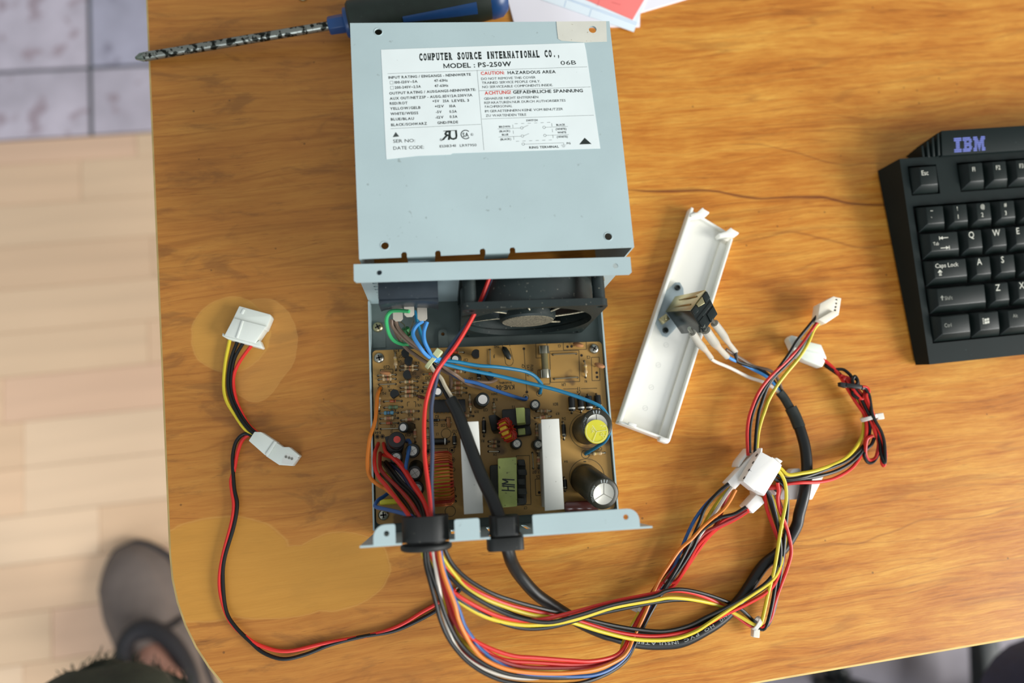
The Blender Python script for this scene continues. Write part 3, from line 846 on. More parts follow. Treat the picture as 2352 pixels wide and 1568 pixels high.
# floor details: standoff tab and grounding screw
g = G(); c = inb(1017, 766, 3)
g.plate([(c.x + x, c.y + y) for x, y in ((-3, -9), (3, -9), (3, -2), (2.6, 1.5), (1.2, 2.8), (-1.2, 2.8), (-2.6, 1.5), (-3, -2))], [circ(c.x, c.y - 0.3, 1.2, 12)], 1.0, 0, BS, 2.0)
mk('standoff_tab', g, M['zinc'], psu); g = G()
g.plate([(inb(870, 752, 3).x + x, inb(870, 752, 3).y + y) for x, y in ((-4, -13), (4, -13), (4, 3), (-4, 3))], [], 1.0, 0, BS, 1.0)
mk('standoff_tab', g, M['zinc'], psu)
screw(868, 751, 2.0, 3.4, psu, 'ground_screw', m='brass')

# ---- fan
FY = -1.0
g = G()
x0, x1, z0, z1 = FX - 40, FX + 40, 4, 84
fo = rrect(-40, 40, -40, 40, 4, 4)
cor = [circ(sx_ * 35.7, sz_ * 35.7, 2.1, 10) for sx_ in (-1, 1) for sz_ in (-1, 1)]
fm = plateM((FX, FY, FZ), (1, 0, 0), (0, 0, 1))      # +z local = -y
g.plate(fo, [circ(0, 0, 37.8, 48)] + cor, 4.0, 0, fm, 0)
g.plate(fo, [circ(0, 0, 37.8, 48)] + cor, 4.0, 0, fm, 21.0)
g.lathe([(37.8, 3), (37.8, 22), (39.4, 22), (39.4, 3), (37.8, 3)], 48, 0, fm, cap=False)
for sx_ in (-1, 1):
    for sz_ in (-1, 1): g.lathe([(3.6, 3), (3.6, 22)], 12, 0, fm @ Matrix.Translation((sx_ * 35.7, sz_ * 35.7, 0)))
for a in (0.5, 2.6, 4.7):
    g.box(15, 38, -1.6, 1.6, 1, 3, 0, fm @ Matrix.Rotation(a, 4, 'Z'))
fan = mk('fan', g, M['fan'], psu)
g = G(); g.lathe([(16.4, 3), (16.8, 20.5), (16.6, 23), (15.4, 24.2)], 36, 0, fm); g.lathe([(15.4, 24.2), (15.1, 24.5), (0.05, 24.6)], 36, 1, fm, cap=False)
mk('hub', g, [M['fan'], M['dust']], fan)
dgs = G()
for k in range(7):
    a = 2 * pi * k / 7 + 0.35
    g = G(); n = 7; top = []; bot = []
    for i in range(n):
        r = 16.2 + (36.4 - 16.2) * i / (n - 1)
        for j in range(5):
            w = 0.40 + 0.05 * i / n
            th = a + (j / 4 - 0.5) * 2 * w * 0.9 + 0.010 * (r - 16)
            hgt = 6 + 15.0 * (j / 4) * (1 - 0.12 * i / n) + 1.0 * sin(pi * j / 4)
            top.append(fm @ Vector((r * cos(th), r * sin(th), hgt + 0.5))); bot.append(fm @ Vector((r * cos(th), r * sin(th), hgt - 0.5)))
    vs = top + bot; fs = []; ms = []
    for i in range(n - 1):
        for j in range(4):
            q = [i * 5 + j, i * 5 + j + 1, (i + 1) * 5 + j + 1, (i + 1) * 5 + j]
            fs += [q, [x + n * 5 for x in q][::-1]]; ms += [0, 0]
        for j in (0, 4):
            fs.append([i * 5 + j, (i + 1) * 5 + j, (i + 1) * 5 + j + n * 5, i * 5 + j + n * 5]); ms.append(1 if j == 4 else 0)
    for j in range(4):
        for i in (0, n - 1): fs.append([i * 5 + j, i * 5 + j + 1, i * 5 + j + 1 + n * 5, i * 5 + j + n * 5]); ms.append(0)
    g.v = [Vector(v) for v in vs]; g.f = fs; g.m = ms
    bl_ = mk('blade', g, [M['fan'], M['dust']], fan)
    edge = [top[i * 5 + 4].lerp(bot[i * 5 + 4], 0.5) for i in range(n)]
    dgs.tube(edge, 0.85, 6, 0, lambda t: 0.55 + 0.35 * sin(t * 19) ** 2)
tag(mk('edge_dust', dgs, M['dustlight'], fan, 'pale dust caked along the blade edges'), kind='stuff')
for px, py in ((1073, 641), (1378, 634)):
    q = inb(px, py, 80); Mx = BS @ Matrix.Translation((q.x, -5.2, 79.6)) @ Matrix.Rotation(pi / 2, 4, 'X')
    g = G(); g.lathe([(1.8, 0), (1.8, 4), (2.6, 4.1), (2.6, 6)], 6, 0, Mx); mk('screw_end', g, M['screw'], fan)

# ---- mains inlet
g = G()
ix0, ix1 = inb(874, 700, 62).x, inb(1007, 700, 62).x
IY = -20.8; IZ0, IZ1 = 57.0, 76.5
hx_ = (ix0 + ix1) / 2; hw = (ix1 - ix0) / 2
g.box(ix0, ix1, IY + 4, -1.2, IZ0, IZ1, 0, BS)
arcp = [(ix0, IY + 4), (ix1, IY + 4), (ix1, IY + 1.2)] + [(hx_ + hw * cos(a) * 0.96, IY + 1.2 + 1.6 * sin(a)) for a in [pi * i / 10 for i in range(1, 10)]] + [(ix0, IY + 1.2)]
g.plate(arcp, [], IZ1 - IZ0 - 3, 0, BS, IZ0 + 1)
g.box(ix0 + 2, ix1 - 2, IY + 8, -1.2, 42, IZ0, 0, BS)
inlet = mk('mains_inlet', g, M['inlet'], psu, None, 0.6)
def lug(cx, z, w, y0, y1):
    g = G()
    g.plate([(cx - w, y0), (cx + w, y0), (cx + w, y1 + 1.3), (cx + w - 1.3, y1), (cx - w + 1.3, y1), (cx - w, y1 + 1.3)], [], 0.9, 0, BS, z)
    mk('terminal', g, M['tin'], inlet)
lug(inb(914, 722, 50).x, 50, 2.8, -12, inb(914, 738, 50).y); lug(inb(940, 716, 60).x, 60, 2.8, -15, inb(940, 728, 60).y); lug(inb(970, 722, 52).x, 52, 2.8, -12, inb(970, 737, 52).y)
# ---- circuit board
ZB = 10.0
g = G()
g.plate(rrect(1.8, 148.4, -139.2, -33.2, 2.5, 4), [], 1.6, 0, BS, ZB - 1.6)
board = mk('circuit_board', g, M['pcb'], psu)
S = 6.5333
def A_(x, y, z=ZB): return P(820 + x / S, 770 + y / S, z)
def B_(x, y, z=ZB): return P(1100 + x / S, 770 + y / S, z)
def C_(x, y, z=ZB): return P(820 + x / S, 980 + y / S, z)
def D_(x, y, z=ZB): return P(1100 + x / S, 980 + y / S, z)
def axial(kind, L=11.0):
    """an axial part along x, its leads bent into the board"""
    g = G()
    zc = {'rect': 2.2, 'bigrect': 2.4}.get(kind[0], 1.7)
    g.tube([(-L / 2, 0, -0.2), (-L / 2, 0, zc - 0.5), (-L / 2 + 0.5, 0, zc), (-2, 0, zc)], 0.32, 6, 0)
    g.tube([(2, 0, zc), (L / 2 - 0.5, 0, zc), (L / 2, 0, zc - 0.5), (L / 2, 0, -0.2)], 0.32, 6, 0)
    X = Matrix.Translation((0, 0, zc)) @ Matrix.Rotation(pi / 2, 4, 'Y')
    if kind[0] == 'res':
        bl, r = 6.2, 1.12
        prof = [(0.3, -bl / 2), (r * 0.95, -bl / 2 + 0.25), (r * 1.15, -bl / 2 + 0.8), (r * 1.1, -bl / 2 + 1.5)]
        mis = [1, 1, 1]
        pos = -bl / 2 + 1.5
        if kind[1]:
            for k, bm_ in enumerate(kind[1]):
                prof += [(r * 0.96, pos + 0.3), (r * 0.96, pos + 0.75)]; mis += [1, 2 + k]; pos += 0.85
        prof += [(r * 1.1, bl / 2 - 1.3), (r * 1.15, bl / 2 - 0.8), (r * 0.95, bl / 2 - 0.25), (0.3, bl / 2)]; mis += [1, 1, 1, 1]
        g.lathe(prof, 12, 1, X, mis)
        mats = [M['lead'], M[kind[2]]] + [M[b] for b in kind[1]]
    elif kind[0] == 'diode':
        g.lathe([(0.4, -1.9), (0.85, -1.7), (0.85, 0.7), (0.87, 0.8), (0.87, 1.3), (0.85, 1.4), (0.85, 1.7), (0.4, 1.9)], 12, 1, X, [1, 1, 1, 2, 1, 1, 1]); mats = [M['lead'], M[kind[1]], M[kind[2]]]
    elif kind[0] == 'rect':
        g.lathe([(0.5, -4.0), (1.2, -3.8), (1.35, -3.4), (1.35, 2.0), (1.37, 2.1), (1.37, 3.0), (1.35, 3.1), (1.2, 3.8), (0.5, 4.0)], 14, 1, X, [1, 1, 1, 1, 2, 1, 1, 1]); mats = [M['lead'], M['blackplastic'], M['lead']]
    elif kind[0] == 'bigrect':
        g.lathe([(0.5, -4.6), (1.9, -4.4), (2.05, -4.0), (2.05, 2.3), (2.07, 2.4), (2.07, 3.3), (2.05, 3.4), (1.9, 4.4), (0.5, 4.6)], 14, 1, X, [1, 1, 1, 1, 2, 1, 1, 1]); mats = [M['lead'], M['blackplastic'], M['heatsink']]
    return mesh_of(g, kind[0], mats, 0, 1, 40)
AX = {
 'r1': axial(('res', ['bandbrown', 'bandblack', 'bandred', 'bandgold'], 'resbody')), 'r2': axial(('res', ['bandred', 'bandred', 'bandorange', 'bandgold'], 'resbody')),
 'r3': axial(('res', ['bandblack', 'bandbrown', 'bandred', 'bandgold'], 'resbody')), 'r4': axial(('res', ['bandgreen', 'bandbrown', 'bandorange', 'bandgold'], 'resbody')),
 'ry': axial(('res', ['bandyellow', 'bandgold', 'bandgold'], 'resbody')), 'rb': axial(('res', ['bandblack', 'bandblue', 'bandblack'], 'resblue')), 'rg': axial(('res', ['bandgreen', 'bandbrown', 'bandgreen'], 'resgreen')),
 'd': axial(('diode', 'glassdiode', 'bandblack')), 'db': axial(('diode', 'blackplastic', 'lead')), 'rect': axial(('rect',)), 'bigrect': axial(('bigrect',))}
g = G(); g.tube([(-5.5, 0, -0.2), (-5.5, 0, 0.5), (-5.2, 0, 0.9), (5.2, 0, 0.9), (5.5, 0, 0.5), (5.5, 0, -0.2)], 0.36, 6)
AX['j'] = mesh_of(g, 'jumper_wire', M['lead'])
NM = {'r': 'resistor', 'd': 'diode', 'db': 'diode', 'rect': 'diode', 'bigrect': 'diode', 'j': 'jumper_wire'}
LBL = {'rb': 'blue banded resistor', 'rg': 'green banded resistor', 'd': 'orange glass diode', 'bigrect': 'large black rectifier diode'}
hp = Print()
def ax(k, fn, x0, y0, x1, y1):
    a, b = fn(x0, y0), fn(x1, y1); d = b - a
    c = (a + b) / 2
    inst(NM.get(k, 'resistor'), AX[k], c, math.atan2(d.y, d.x), board, d.length / 11.0, LBL.get(k))
    for q in (a, b): hp.poly([q + Vector((0.75 * cos(t), 0.75 * sin(t), 0)) for t in [2 * pi * i / 10 for i in range(10)]], UP, 0, 0.03)
for k, x0, y0, x1, y1 in (('ry', 575, 265, 585, 520), ('r1', 650, 465, 910, 460), ('r3', 650, 525, 910, 515), ('r3', 315, 605, 580, 590), ('r1', 325, 665, 580, 655), ('j', 335, 740, 580, 730),
        ('r4', 650, 705, 905, 690), ('r3', 655, 788, 910, 780), ('r2', 655, 850, 910, 835), ('r1', 655, 915, 905, 905), ('d', 405, 995, 670, 985), ('rg', 410, 1085, 680, 1075), ('rb', 345, 1170, 615, 1160),
        ('r2', 350, 1252, 615, 1240), ('d', 350, 1320, 620, 1315), ('j', 360, 1405, 625, 1395), ('r1', 670, 1155, 925, 1135), ('r2', 665, 1275, 925, 1255), ('r1', 1690, 890, 1705, 1150), ('r4', 2050, 1010, 2065, 1210),
        ('r3', 335, 870, 335, 1130), ('j', 305, 1150, 300, 1400), ('d', 1000, 585, 1230, 575), ('r1', 1000, 715, 1200, 710), ('j', 1000, 775, 1200, 768), ('r2', 1400, 718, 1640, 712), ('r2', 1400, 795, 1640, 790), ('r1', 1405, 865, 1640, 860),
        ('d', 1360, 262, 1600, 256), ('r2', 1400, 545, 1620, 548), ('db', 1060, 1278, 1330, 1270), ('r3', 1480, 1200, 1745, 1210), ('rect', 1900, 1240, 1905, 1510), ('r2', 860, 1345, 875, 1600), ('r4', 1062, 1395, 1065, 1720), ('rect', 1820, 520, 1830, 690)):
    ax(k, A_, x0, y0, x1, y1)
for k, x0, y0, x1, y1 in (('bigrect', 1375, 900, 1390, 1165), ('bigrect', 1505, 890, 1530, 1155), ('bigrect', 1630, 890, 1650, 1150), ('bigrect', 1760, 880, 1790, 1120), ('ry', 1580, 385, 1600, 630), ('r2', 840, 1240, 1080, 1215), ('r1', 860, 1140, 1080, 1135),
        ('r3', 855, 1330, 875, 1575), ('j', 1110, 290, 1460, 275), ('j', 1130, 655, 1480, 630), ('j', 165, 215, 170, 445), ('r2', 880, 1580, 890, 1810), ('rect', 1255, 1300, 1275, 1560)):
    ax(k, B_, x0, y0, x1, y1)
for k, x0, y0, x1, y1 in (('bigrect', 1130, 225, 1380, 220), ('rect', 1460, 110, 1465, 300), ('db', 1330, 1050, 1480, 1042), ('db', 1330, 1120, 1480, 1115)):
    ax(k, C_, x0, y0, x1, y1)
for k, x0, y0, x1, y1 in (('r2', 885, 390, 895, 620), ('j', 800, 390, 815, 620), ('ry', 1640, 410, 1890, 388), ('r1', 145, 220, 300, 225), ('r2', 145, 290, 300, 290), ('j', 145, 370, 300, 370), ('rect', 1275, 760, 1290, 960)):
    ax(k, D_, x0, y0, x1, y1)

def dirM(a, b, rot=0.0):
    """frame at a with local z towards b"""
    z = (b - a).normalized(); x = Vector((1, 0, 0)); x = (x - z * x.dot(z)).normalized(); y = z.cross(x)
    return Matrix(((x.x, y.x, z.x, a.x), (x.y, y.y, z.y, a.y), (x.z, y.z, z.z, a.z), (0, 0, 0, 1))) @ Matrix.Rotation(rot, 4, 'Z')
def elco(a, b, r, rt=None, big=False, label=None, marks='cross', topmat='alu'):
    """electrolytic capacitor standing from a to b; returns its frame and height"""
    Mx = dirM(a, b); h = (b - a).length
    rt = rt or r * 0.62
    g = G()
    g.lathe([(r * 0.94, 0), (r, r * 0.08), (r, h * 0.06), (r * 0.96, h * 0.09), (r, h * 0.12), (r, h - r * 0.12), (r * 0.95, h - r * 0.03), (r * 0.9, h), (rt, h)], 28, 0, Mx, cap=False)
    g.lathe([(rt, h - 0.05), (rt * 0.98, h - 0.12), (0.02, h - 0.1)], 28, 1, Mx, cap=False)
    n = 3 if big else 2
    for k in range(0 if topmat == 'nylon' else n * (1 if big else 2)):
        an = 2 * pi * k / (3 if big else 4) + (0.5 * pi if big else 0.6)
        g.box(0, rt * 0.96, -r * 0.022, r * 0.022, h - 0.11, h - 0.04, 2, Mx @ Matrix.Rotation(an, 4, 'Z'))
    mk('capacitor', g, [M['bigsleeve' if big else 'sleeve'], M[topmat], M['alu2']], board, label)
    return Mx, h
for fn, x, y, bx, by, h, r in ((A_, 1475, 355, 1500, 350, 12, 3.0), (A_, 1365, 335, 1380, 345, 9, 2.6), (A_, 1212, 842, 1190, 850, 12, 3.1), (A_, 1888, 960, 1850, 1000, 14, 4.3), (A_, 690, 1380, 810, 1385, 12, 3.2),
        (B_, 845, 1035, 835, 1062, 12, 3.1), (C_, 830, 360, 850, 350, 16, 4.2), (C_, 590, 455, 590, 490, 15, 3.6), (C_, 868, 695, 890, 600, 17, 4.4), (C_, 895, 930, 880, 900, 17, 4.4), (D_, 893, 262, 850, 275, 13, 3.0), (D_, 570, 250, 540, 265, 13, 3.2)):
    z = ZB + h
    elco(fn(bx, by), fn(x, y, z), r, r * 0.66, False, None, topmat='nylon' if (fn is A_ and h < 15) else 'alu')
Mx1, h1 = elco(P(1347, 987, ZB), P(1371, 975, 46), 9.3, 6.2, True, 'large capacitor under a yellow inspection sticker')
Mx2, h2 = elco(P(1342, 1098, ZB), P(1387, 1134, 45), 9.3, 6.3, True, 'large tilted capacitor with bare silver top')
# marks on the two big capacitors
cp = Print()
for Mx, h, txt, a0 in ((Mx1, h1, 'NEGATIVE', 3.6), (Mx2, h2, '220uF200WV', 3.75)):
    nz = (Mx.to_3x3() @ UP); ex = Mx.to_3x3() @ Vector((1, 0, 0)); c = Mx @ Vector((0, 0, h))
    cp.arc(txt, c, 6.75, 1.25, nz, ex, a0, -1, 0, 0, 0.05, 0.9)
    for k in range(3):
        an = 1.78 - k * 0.22; d = ex * cos(an) + nz.cross(ex) * sin(an)
        cp.stroke(c + d * 6.6, c + d * 8.4, 0.7, nz)
mk('lettering', cp, M['print_cable'], board, 'pale print on the capacitor rims')
g = G(); sc = P(1370, 991, 46.6)
rot = Matrix.Translation(sc) @ Matrix.Rotation(0.06, 4, 'X')
g.lathe([(6.9, 0), (6.9, 0.18)], 32, 0, rot)
mk('inspection_sticker', g, M['qcyellow'], board, 'round yellow inspection sticker')
qp = Print(); qc = sc + UP * 0.35
qp.ring(qc, 6.2, 0.35, UP)
for an in (2 * pi * 0.02, 2 * pi * 0.34, 2 * pi * 0.69): qp.stroke(qc, qc + Vector((cos(an), sin(an), 0)) * 6, 0.4, UP)
def qt(s, x, y, w, ang, h):
    e = Vector((cos(ang), sin(ang), 0)); c = qc + Vector((x, y, 0))
    qp.line(s, c - e * w / 2, c + e * w / 2, h, UP)
qt('1997', 2.1, 3.2, 5.2, -0.6, 1.7); qt('OK', -3.0, 0.6, 3.2, -1.45, 1.8); qt('QC', 3.0, -2.6, 3.2, -0.9, 1.9)
mk('lettering', qp, M['qcwhite'], board)

# fuse in its clips
g = G(); a, b = B_(972, 160, ZB + 4), B_(1003, 640, ZB + 4); Mx = dirM(a, b); h = (b - a).length
g.lathe([(2.5, 0), (2.6, 0.3), (2.6, h * 0.24), (2.3, h * 0.245)], 18, 0, Mx); g.lathe([(2.25, h * 0.24), (2.25, h * 0.73)], 18, 1, Mx); g.lathe([(2.3, h * 0.73), (2.6, h * 0.735), (2.6, h - 0.3), (2.5, h)], 18, 0, Mx)
mk('fuse', g, [M['lead'], M['fuseglass']], board)
for t in (0.12, 0.87):
    c = a + (b - a) * t; g = G()
    Mc = Matrix.Translation((c.x, c.y, ZB)) @ Matrix.Rotation(math.atan2((b - a).y, (b - a).x), 4, 'Z')
    g.box(-2.4, 2.4, -3.0, -2.5, 0, 5.5, 0, Mc); g.box(-2.4, 2.4, 2.5, 3.0, 0, 5.5, 0, Mc); g.box(-2.4, 2.4, -3, 3, 0, 0.5, 0, Mc)
    mk('fuse_clip', g, M['lead'], board)
# TO-92 transistors
g = G()
prof = [(2.8 * cos(t), 2.8 * sin(t)) for t in [-0.75 + (2 * pi - 1.65) * i / 14 for i in range(15)]]
g.plate(prof, [], 4.8, 0, Matrix.Translation((0, 0, 2.2)))
for k in (-1, 0, 1): g.box(-0.25, 0.25, k * 1.2 - 0.25, k * 1.2 + 0.25, -0.3, 2.4, 1)
to = mesh_of(g, 'transistor', [M['blackplastic'], M['lead']], 0.25)
for fn, x, y, rz in ((A_, 740, 290, 1.5), (A_, 785, 405, 1.3), (A_, 765, 610, 1.9), (A_, 575, 895, 0.6), (B_, 150, 630, -0.9), (A_, 1780, 300, 1.6)):
    inst('transistor', to, fn(x, y), rz, board)
# integrated circuit
g = G()
q = [A_(1155, 975, ZB + 1), A_(1620, 965, ZB + 1), A_(1630, 1150, ZB + 1), A_(1155, 1160, ZB + 1)]
g.hexa(q[::-1], [p + UP * 3.2 for p in q][::-1], 0)
for i in range(8):
    t = (i + 0.5) / 8
    for e0, e1, sgn in ((q[3], q[2], -1), (q[0], q[1], 1)):
        c = e0 + (e1 - e0) * t; c.z = ZB
        Mc = Matrix.Translation(c) @ Matrix.Rotation(0.04, 4, 'Z')
        g.box(-0.45, 0.45, -0.4, 1.0, 0, 2.2, 1, Mc) if sgn < 0 else g.box(-0.45, 0.45, -1.0, 0.4, 0, 2.2, 1, Mc)
mk('integrated_circuit', g, [M['blackplastic'], M['lead']], board, None, 0.25)
# ceramic discs and film parts
def disc(c, r, t, ax_, m, label=None, name='ceramic_capacitor'):
    g = G(); c = Vector(c); a = c - Vector(ax_).normalized() * t / 2; Mx = dirM(a, c)
    g.lathe([(r * 0.5, 0), (r * 0.85, t * 0.18), (r, t * 0.5), (r * 0.85, t * 0.82), (r * 0.5, t)], 20, 0, Mx)
    for s_ in (-1, 1): g.tube([(c.x + s_ * r * 0.45, c.y, c.z - r * 0.6), (c.x + s_ * r * 0.45, c.y, ZB - 0.2)], 0.3, 6, 1)
    mk(name, g, [M[m], M['lead']], board, label)
disc(A_(425, 560, ZB + 4), 3.4, 2.2, (0.15, 1, 0.25), 'disc'); disc(B_(1810, 450, ZB + 6), 3.6, 2.4, (0.3, 1, 0.5), 'disc'); disc(B_(1490, 140, ZB + 5), 3.6, 2.4, (0.2, 1, 0.4), 'disc')
disc(A_(965, 925, ZB + 3.5), 2.8, 2.2, (0.3, 1, 0.2), 'brownfilm'); disc(B_(1500, 1355, ZB + 12), 2.2, 1.8, (1, 0, 0.3), 'bluecap'); disc(A_(1375, 1305, ZB + 4), 3.4, 2.0, (1, 0.1, 0.2), 'disc')
g = G(); a, b = B_(360, 170, ZB + 2), B_(470, 360, ZB + 3.5); Mx = dirM(a, b); h = (b - a).length
g.lathe([(0.5, 0), (1.8, h * 0.15), (2.2, h * 0.5), (1.8, h * 0.85), (0.5, h)], 14, 0, Mx); mk('thermistor', g, M['sleeve'], board)
g = G(); a, b = B_(190, 1470, ZB + 1), B_(160, 1240, ZB + 17); Mx = dirM(a, b); h = (b - a).length
g.hexa([B_(205, 1250, ZB), B_(330, 1230, ZB), B_(340, 1470, ZB), B_(215, 1480, ZB)], [B_(135, 1200, ZB + 20), B_(255, 1180, ZB + 20), B_(295, 1420, ZB + 14), B_(190, 1440, ZB + 14)]); mk('film_capacitor', g, M['blackplastic'], board, 'black box film capacitor', 0.9)
g = G(); q = [D_(1290, 1100, ZB), D_(1800, 1085, ZB), D_(1800, 1290, ZB), D_(1290, 1300, ZB)]
g.hexa(q, [D_(1275, 1120, ZB + 16), D_(1790, 1105, ZB + 16), D_(1790, 1240, ZB + 16), D_(1280, 1255, ZB + 16)]); mk('film_capacitor', g, M['brownfilm'], board, 'glossy dark red-brown film capacitor', 1.6, 3)
g = G(); g.hexa([C_(340, 1100, ZB), C_(640, 1080, ZB), C_(640, 1160, ZB), C_(340, 1180, ZB)], [C_(345, 1090, ZB + 9), C_(640, 1070, ZB + 9), C_(640, 1145, ZB + 9), C_(345, 1160, ZB + 9)]); mk('film_capacitor', g, M['qcyellow'], board, 'small yellow film capacitor', 0.8)
# red-cored choke
g = G(); a, b = C_(560, 330, ZB), C_(600, 190, ZB + 22); Mx = dirM(a, b); h = (b - a).length
g.lathe([(5.0, 0), (5.2, 1.5), (4.4, 2.2), (4.4, h - 5), (5.0, h - 4), (5.0, h - 1), (4.5, h - 0.3), (3.0, h)], 20, 0, Mx); g.lathe([(2.2, h - 0.3), (2.1, h + 0.25), (0.02, h + 0.3)], 10, 1, Mx)
for k in range(6): g.tube([Mx @ Vector((4.6 * cos(t), 4.6 * sin(t), 3.2 + k * (h - 9) / 6)) for t in [2 * pi * i / 16 for i in range(16)]], 0.6, 6, 0, None, True)
g.hexa([C_(430, 180, ZB), C_(560, 160, ZB), C_(560, 330, ZB), C_(470, 330, ZB)], [C_(415, 150, ZB + 12), C_(540, 120, ZB + 12), C_(560, 300, ZB + 12), C_(450, 300, ZB + 12)], 0)
mk('choke', g, [M['blackplastic'], M['redcore']], board, 'black choke with a red core end')
# heatsinks: upright aluminium plates with a folded, pale top
def heatsink(q, zt, lbl=None):
    g = G(); t4 = [P(x, y, zt) for x, y in q]
    g.hexa([p - UP * 1.6 for p in t4], t4, 0)
    m0, m1 = (t4[0] + t4[1]) / 2, (t4[3] + t4[2]) / 2
    d = (t4[1] - t4[0]).normalized() * 1.3
    up = UP * (zt - 1.6)
    g.hexa([Vector((p.x, p.y, ZB)) for p in (m0 - d, m0 + d, m1 + d, m1 - d)], [Vector((p.x, p.y, zt - 1.6)) for p in (m0 - d, m0 + d, m1 + d, m1 - d)], 0)
    for t in (0.2, 0.5, 0.8):
        c = m0 + (m1 - m0) * t + d * 2.6; Mc = Matrix.Translation((c.x, c.y, 0)) @ Matrix.Rotation(0.04, 4, 'Z')
        g.box(-1.9, 1.9, -5, 5, ZB + 9, ZB + 26, 1, Mc)
        for k in (-2.5, 0, 2.5): g.box(-0.3, 0.3, k - 0.4, k + 0.4, ZB - 0.2, ZB + 9, 2, Mc)
    mk('heatsink', g, [M['heatsink'], M['blackplastic'], M['lead']], board, lbl, 0.35)
heatsink([(1056, 969), (1099, 967), (1110, 1178), (1066, 1181)], 54)
heatsink([(1243, 963), (1284, 961), (1296, 1169), (1252, 1173)], 54)
# main transformer
def block(q0, z0, q1, z1, m, nm, bev=0.5, label=None, mats=None):
    g = G(); g.hexa([P(*p, z0) for p in q0], [P(*p, z1) for p in q1]); return mk(nm, g, M[m], board, label, bev)
block([(1128, 1068), (1206, 1062), (1208, 1160), (1130, 1166)], ZB, [(1124, 1068), (1207, 1062), (1210, 1157), (1127, 1163)], 26, 'ferrite', 'transformer_bobbin', 1.2)
g = G()
for i in range(5):
    t = 1055 + i * 22
    g.hexa([P(1188, t, 14), P(1204, t, 14), P(1206, t + 13, 14), P(1190, t + 13, 14)], [P(1188, t, 31), P(1205 + (i % 2) * 4, t, 31), P(1207 + (i % 2) * 4, t + 14, 31), P(1190, t + 14, 31)])
mk('transformer_core', g, M['ferrite'], board, None, 0.6)
block([(1150, 1058), (1184, 1055), (1186, 1156), (1152, 1160)], ZB, [(1143, 1052), (1187, 1049), (1188, 1163), (1145, 1166)], 38, 'tape_yg', 'transformer_tape', 0.8, 'yellow-green taped main transformer')
tp = Print()
def DT(x, y): return P(1100 + x / S, 980 + y / S, 38)
for a, b in (((340, 950), (540, 958)), ((345, 885), (540, 900)), ((435, 890), (440, 955)), ((345, 855), (540, 872)), ((350, 785), (535, 795)), ((345, 855), (440, 825)), ((440, 825), (350, 785))):
    tp.stroke(DT(*a), DT(*b), 0.75, UP)
mk('lettering', tp, M['ink'], board, 'hand-marked letters HM')
# driver transformer beside it
block([(1155, 941), (1216, 938), (1218, 978), (1157, 982)], ZB, [(1152, 940), (1218, 936), (1219, 975), (1154, 979)], 21, 'ferrite', 'transformer_bobbin', 1.0)
block([(1186, 940), (1206, 938), (1208, 975), (1188, 977)], 20, [(1184, 936), (1204, 935), (1206, 970), (1187, 972)], 26, 'tape_yg', 'transformer_tape', 0.4)
block([(1188, 984), (1207, 982), (1208, 1000), (1190, 1002)], ZB, [(1189, 984), (1206, 982), (1207, 997), (1190, 999)], 16, 'tape_yg', 'transformer_tape', 0.5)
block([(1180, 978), (1216, 976), (1222, 1000), (1182, 1006)], ZB, [(1180, 977), (1217, 974), (1222, 997), (1184, 1003)], 14, 'ferrite', 'transformer_bobbin', 1.0)
# small yellow toroid with red turns
tc_ = P(1165, 987, 24); tax = Vector((0.85, 0.35, 0.45)).normalized(); Mt = dirM(tc_, tc_ + tax)
Mt = Mt @ Matrix.Scale(0.74, 4)
g = G(); g.lathe([(4.3, -3), (8.2, -3), (8.6, -2.4), (8.6, 2.4), (8.2, 3), (4.3, 3), (4.0, 2.5), (4.0, -2.5), (4.3, -3)], 30, 0, Mt, cap=False)
for i in range(13):
    a = 2 * pi * i / 13
    l = [(9.5, 0), (9.2, 3.6), (6, 4.2), (3.2, 3.4), (3.0, 0), (3.2, -3.4), (6, -4.2), (9.2, -3.6)]
    g.tube([Mt @ Matrix.Rotation(a, 4, 'Z') @ Vector((r, 0, z)) for r, z in l], 0.62, 6, 1, None, True)
mk('toroid_coil', g, [M['toroidyellow'], M['wirered2']], board, 'small yellow toroid with red windings')
# big copper toroid standing on edge
tc_ = P(1013, 1098, 30); Mt = dirM(tc_, tc_ + (BS.to_3x3() @ Vector((1, 0.02, 0))))
g = G(); g.lathe([(6, -5.2), (13.2, -5.2), (13.8, -4.5), (13.8, 4.5), (13.2, 5.2), (6, 5.2), (6, -5.2)], 36, 0, Mt, cap=False)
for i in range(46):
    a = 2 * pi * i / 46
    l = [(15.0, 0), (14.9, 4.8), (13.4, 6.5), (8, 6.4), (5.2, 5), (5.0, 0), (5.2, -5), (8, -6.4), (13.4, -6.5), (14.9, -4.8)]
    g.tube([Mt @ Matrix.Rotation(a, 4, 'Z') @ Vector((r + (0.5 if i % 5 == 0 else 0), 0, z)) for r, z in l], 0.72, 6, 2 if (i // 2) % 3 == 0 else 1, None, True)
mk('toroid_coil', g, [M['qcyellow'], M['copper'], M['copperred']], board, 'large toroid wound with copper wire')
for q in ((871, 822), (1364, 801), (881, 1182)): screw(*q, ZB, 3.3, board)
# green part behind the inlet
g = G(); a, b = P(931, 752, 30), P(936, 772, 26); Mx = dirM(a, b); h = (b - a).length
g.lathe([(1.6, 0), (2.4, 0.5), (2.4, h - 0.5), (1.6, h)], 14, 0, Mx); g.tube([a, P(928, 745, 38), P(918, 737, 48)], 0.35, 6, 1); g.tube([b, P(945, 752, 38), P(950, 735, 50)], 0.35, 6, 1)
mk('suppressor', g, [M['greenpart'], M['lead']], psu, 'small green suppressor part')
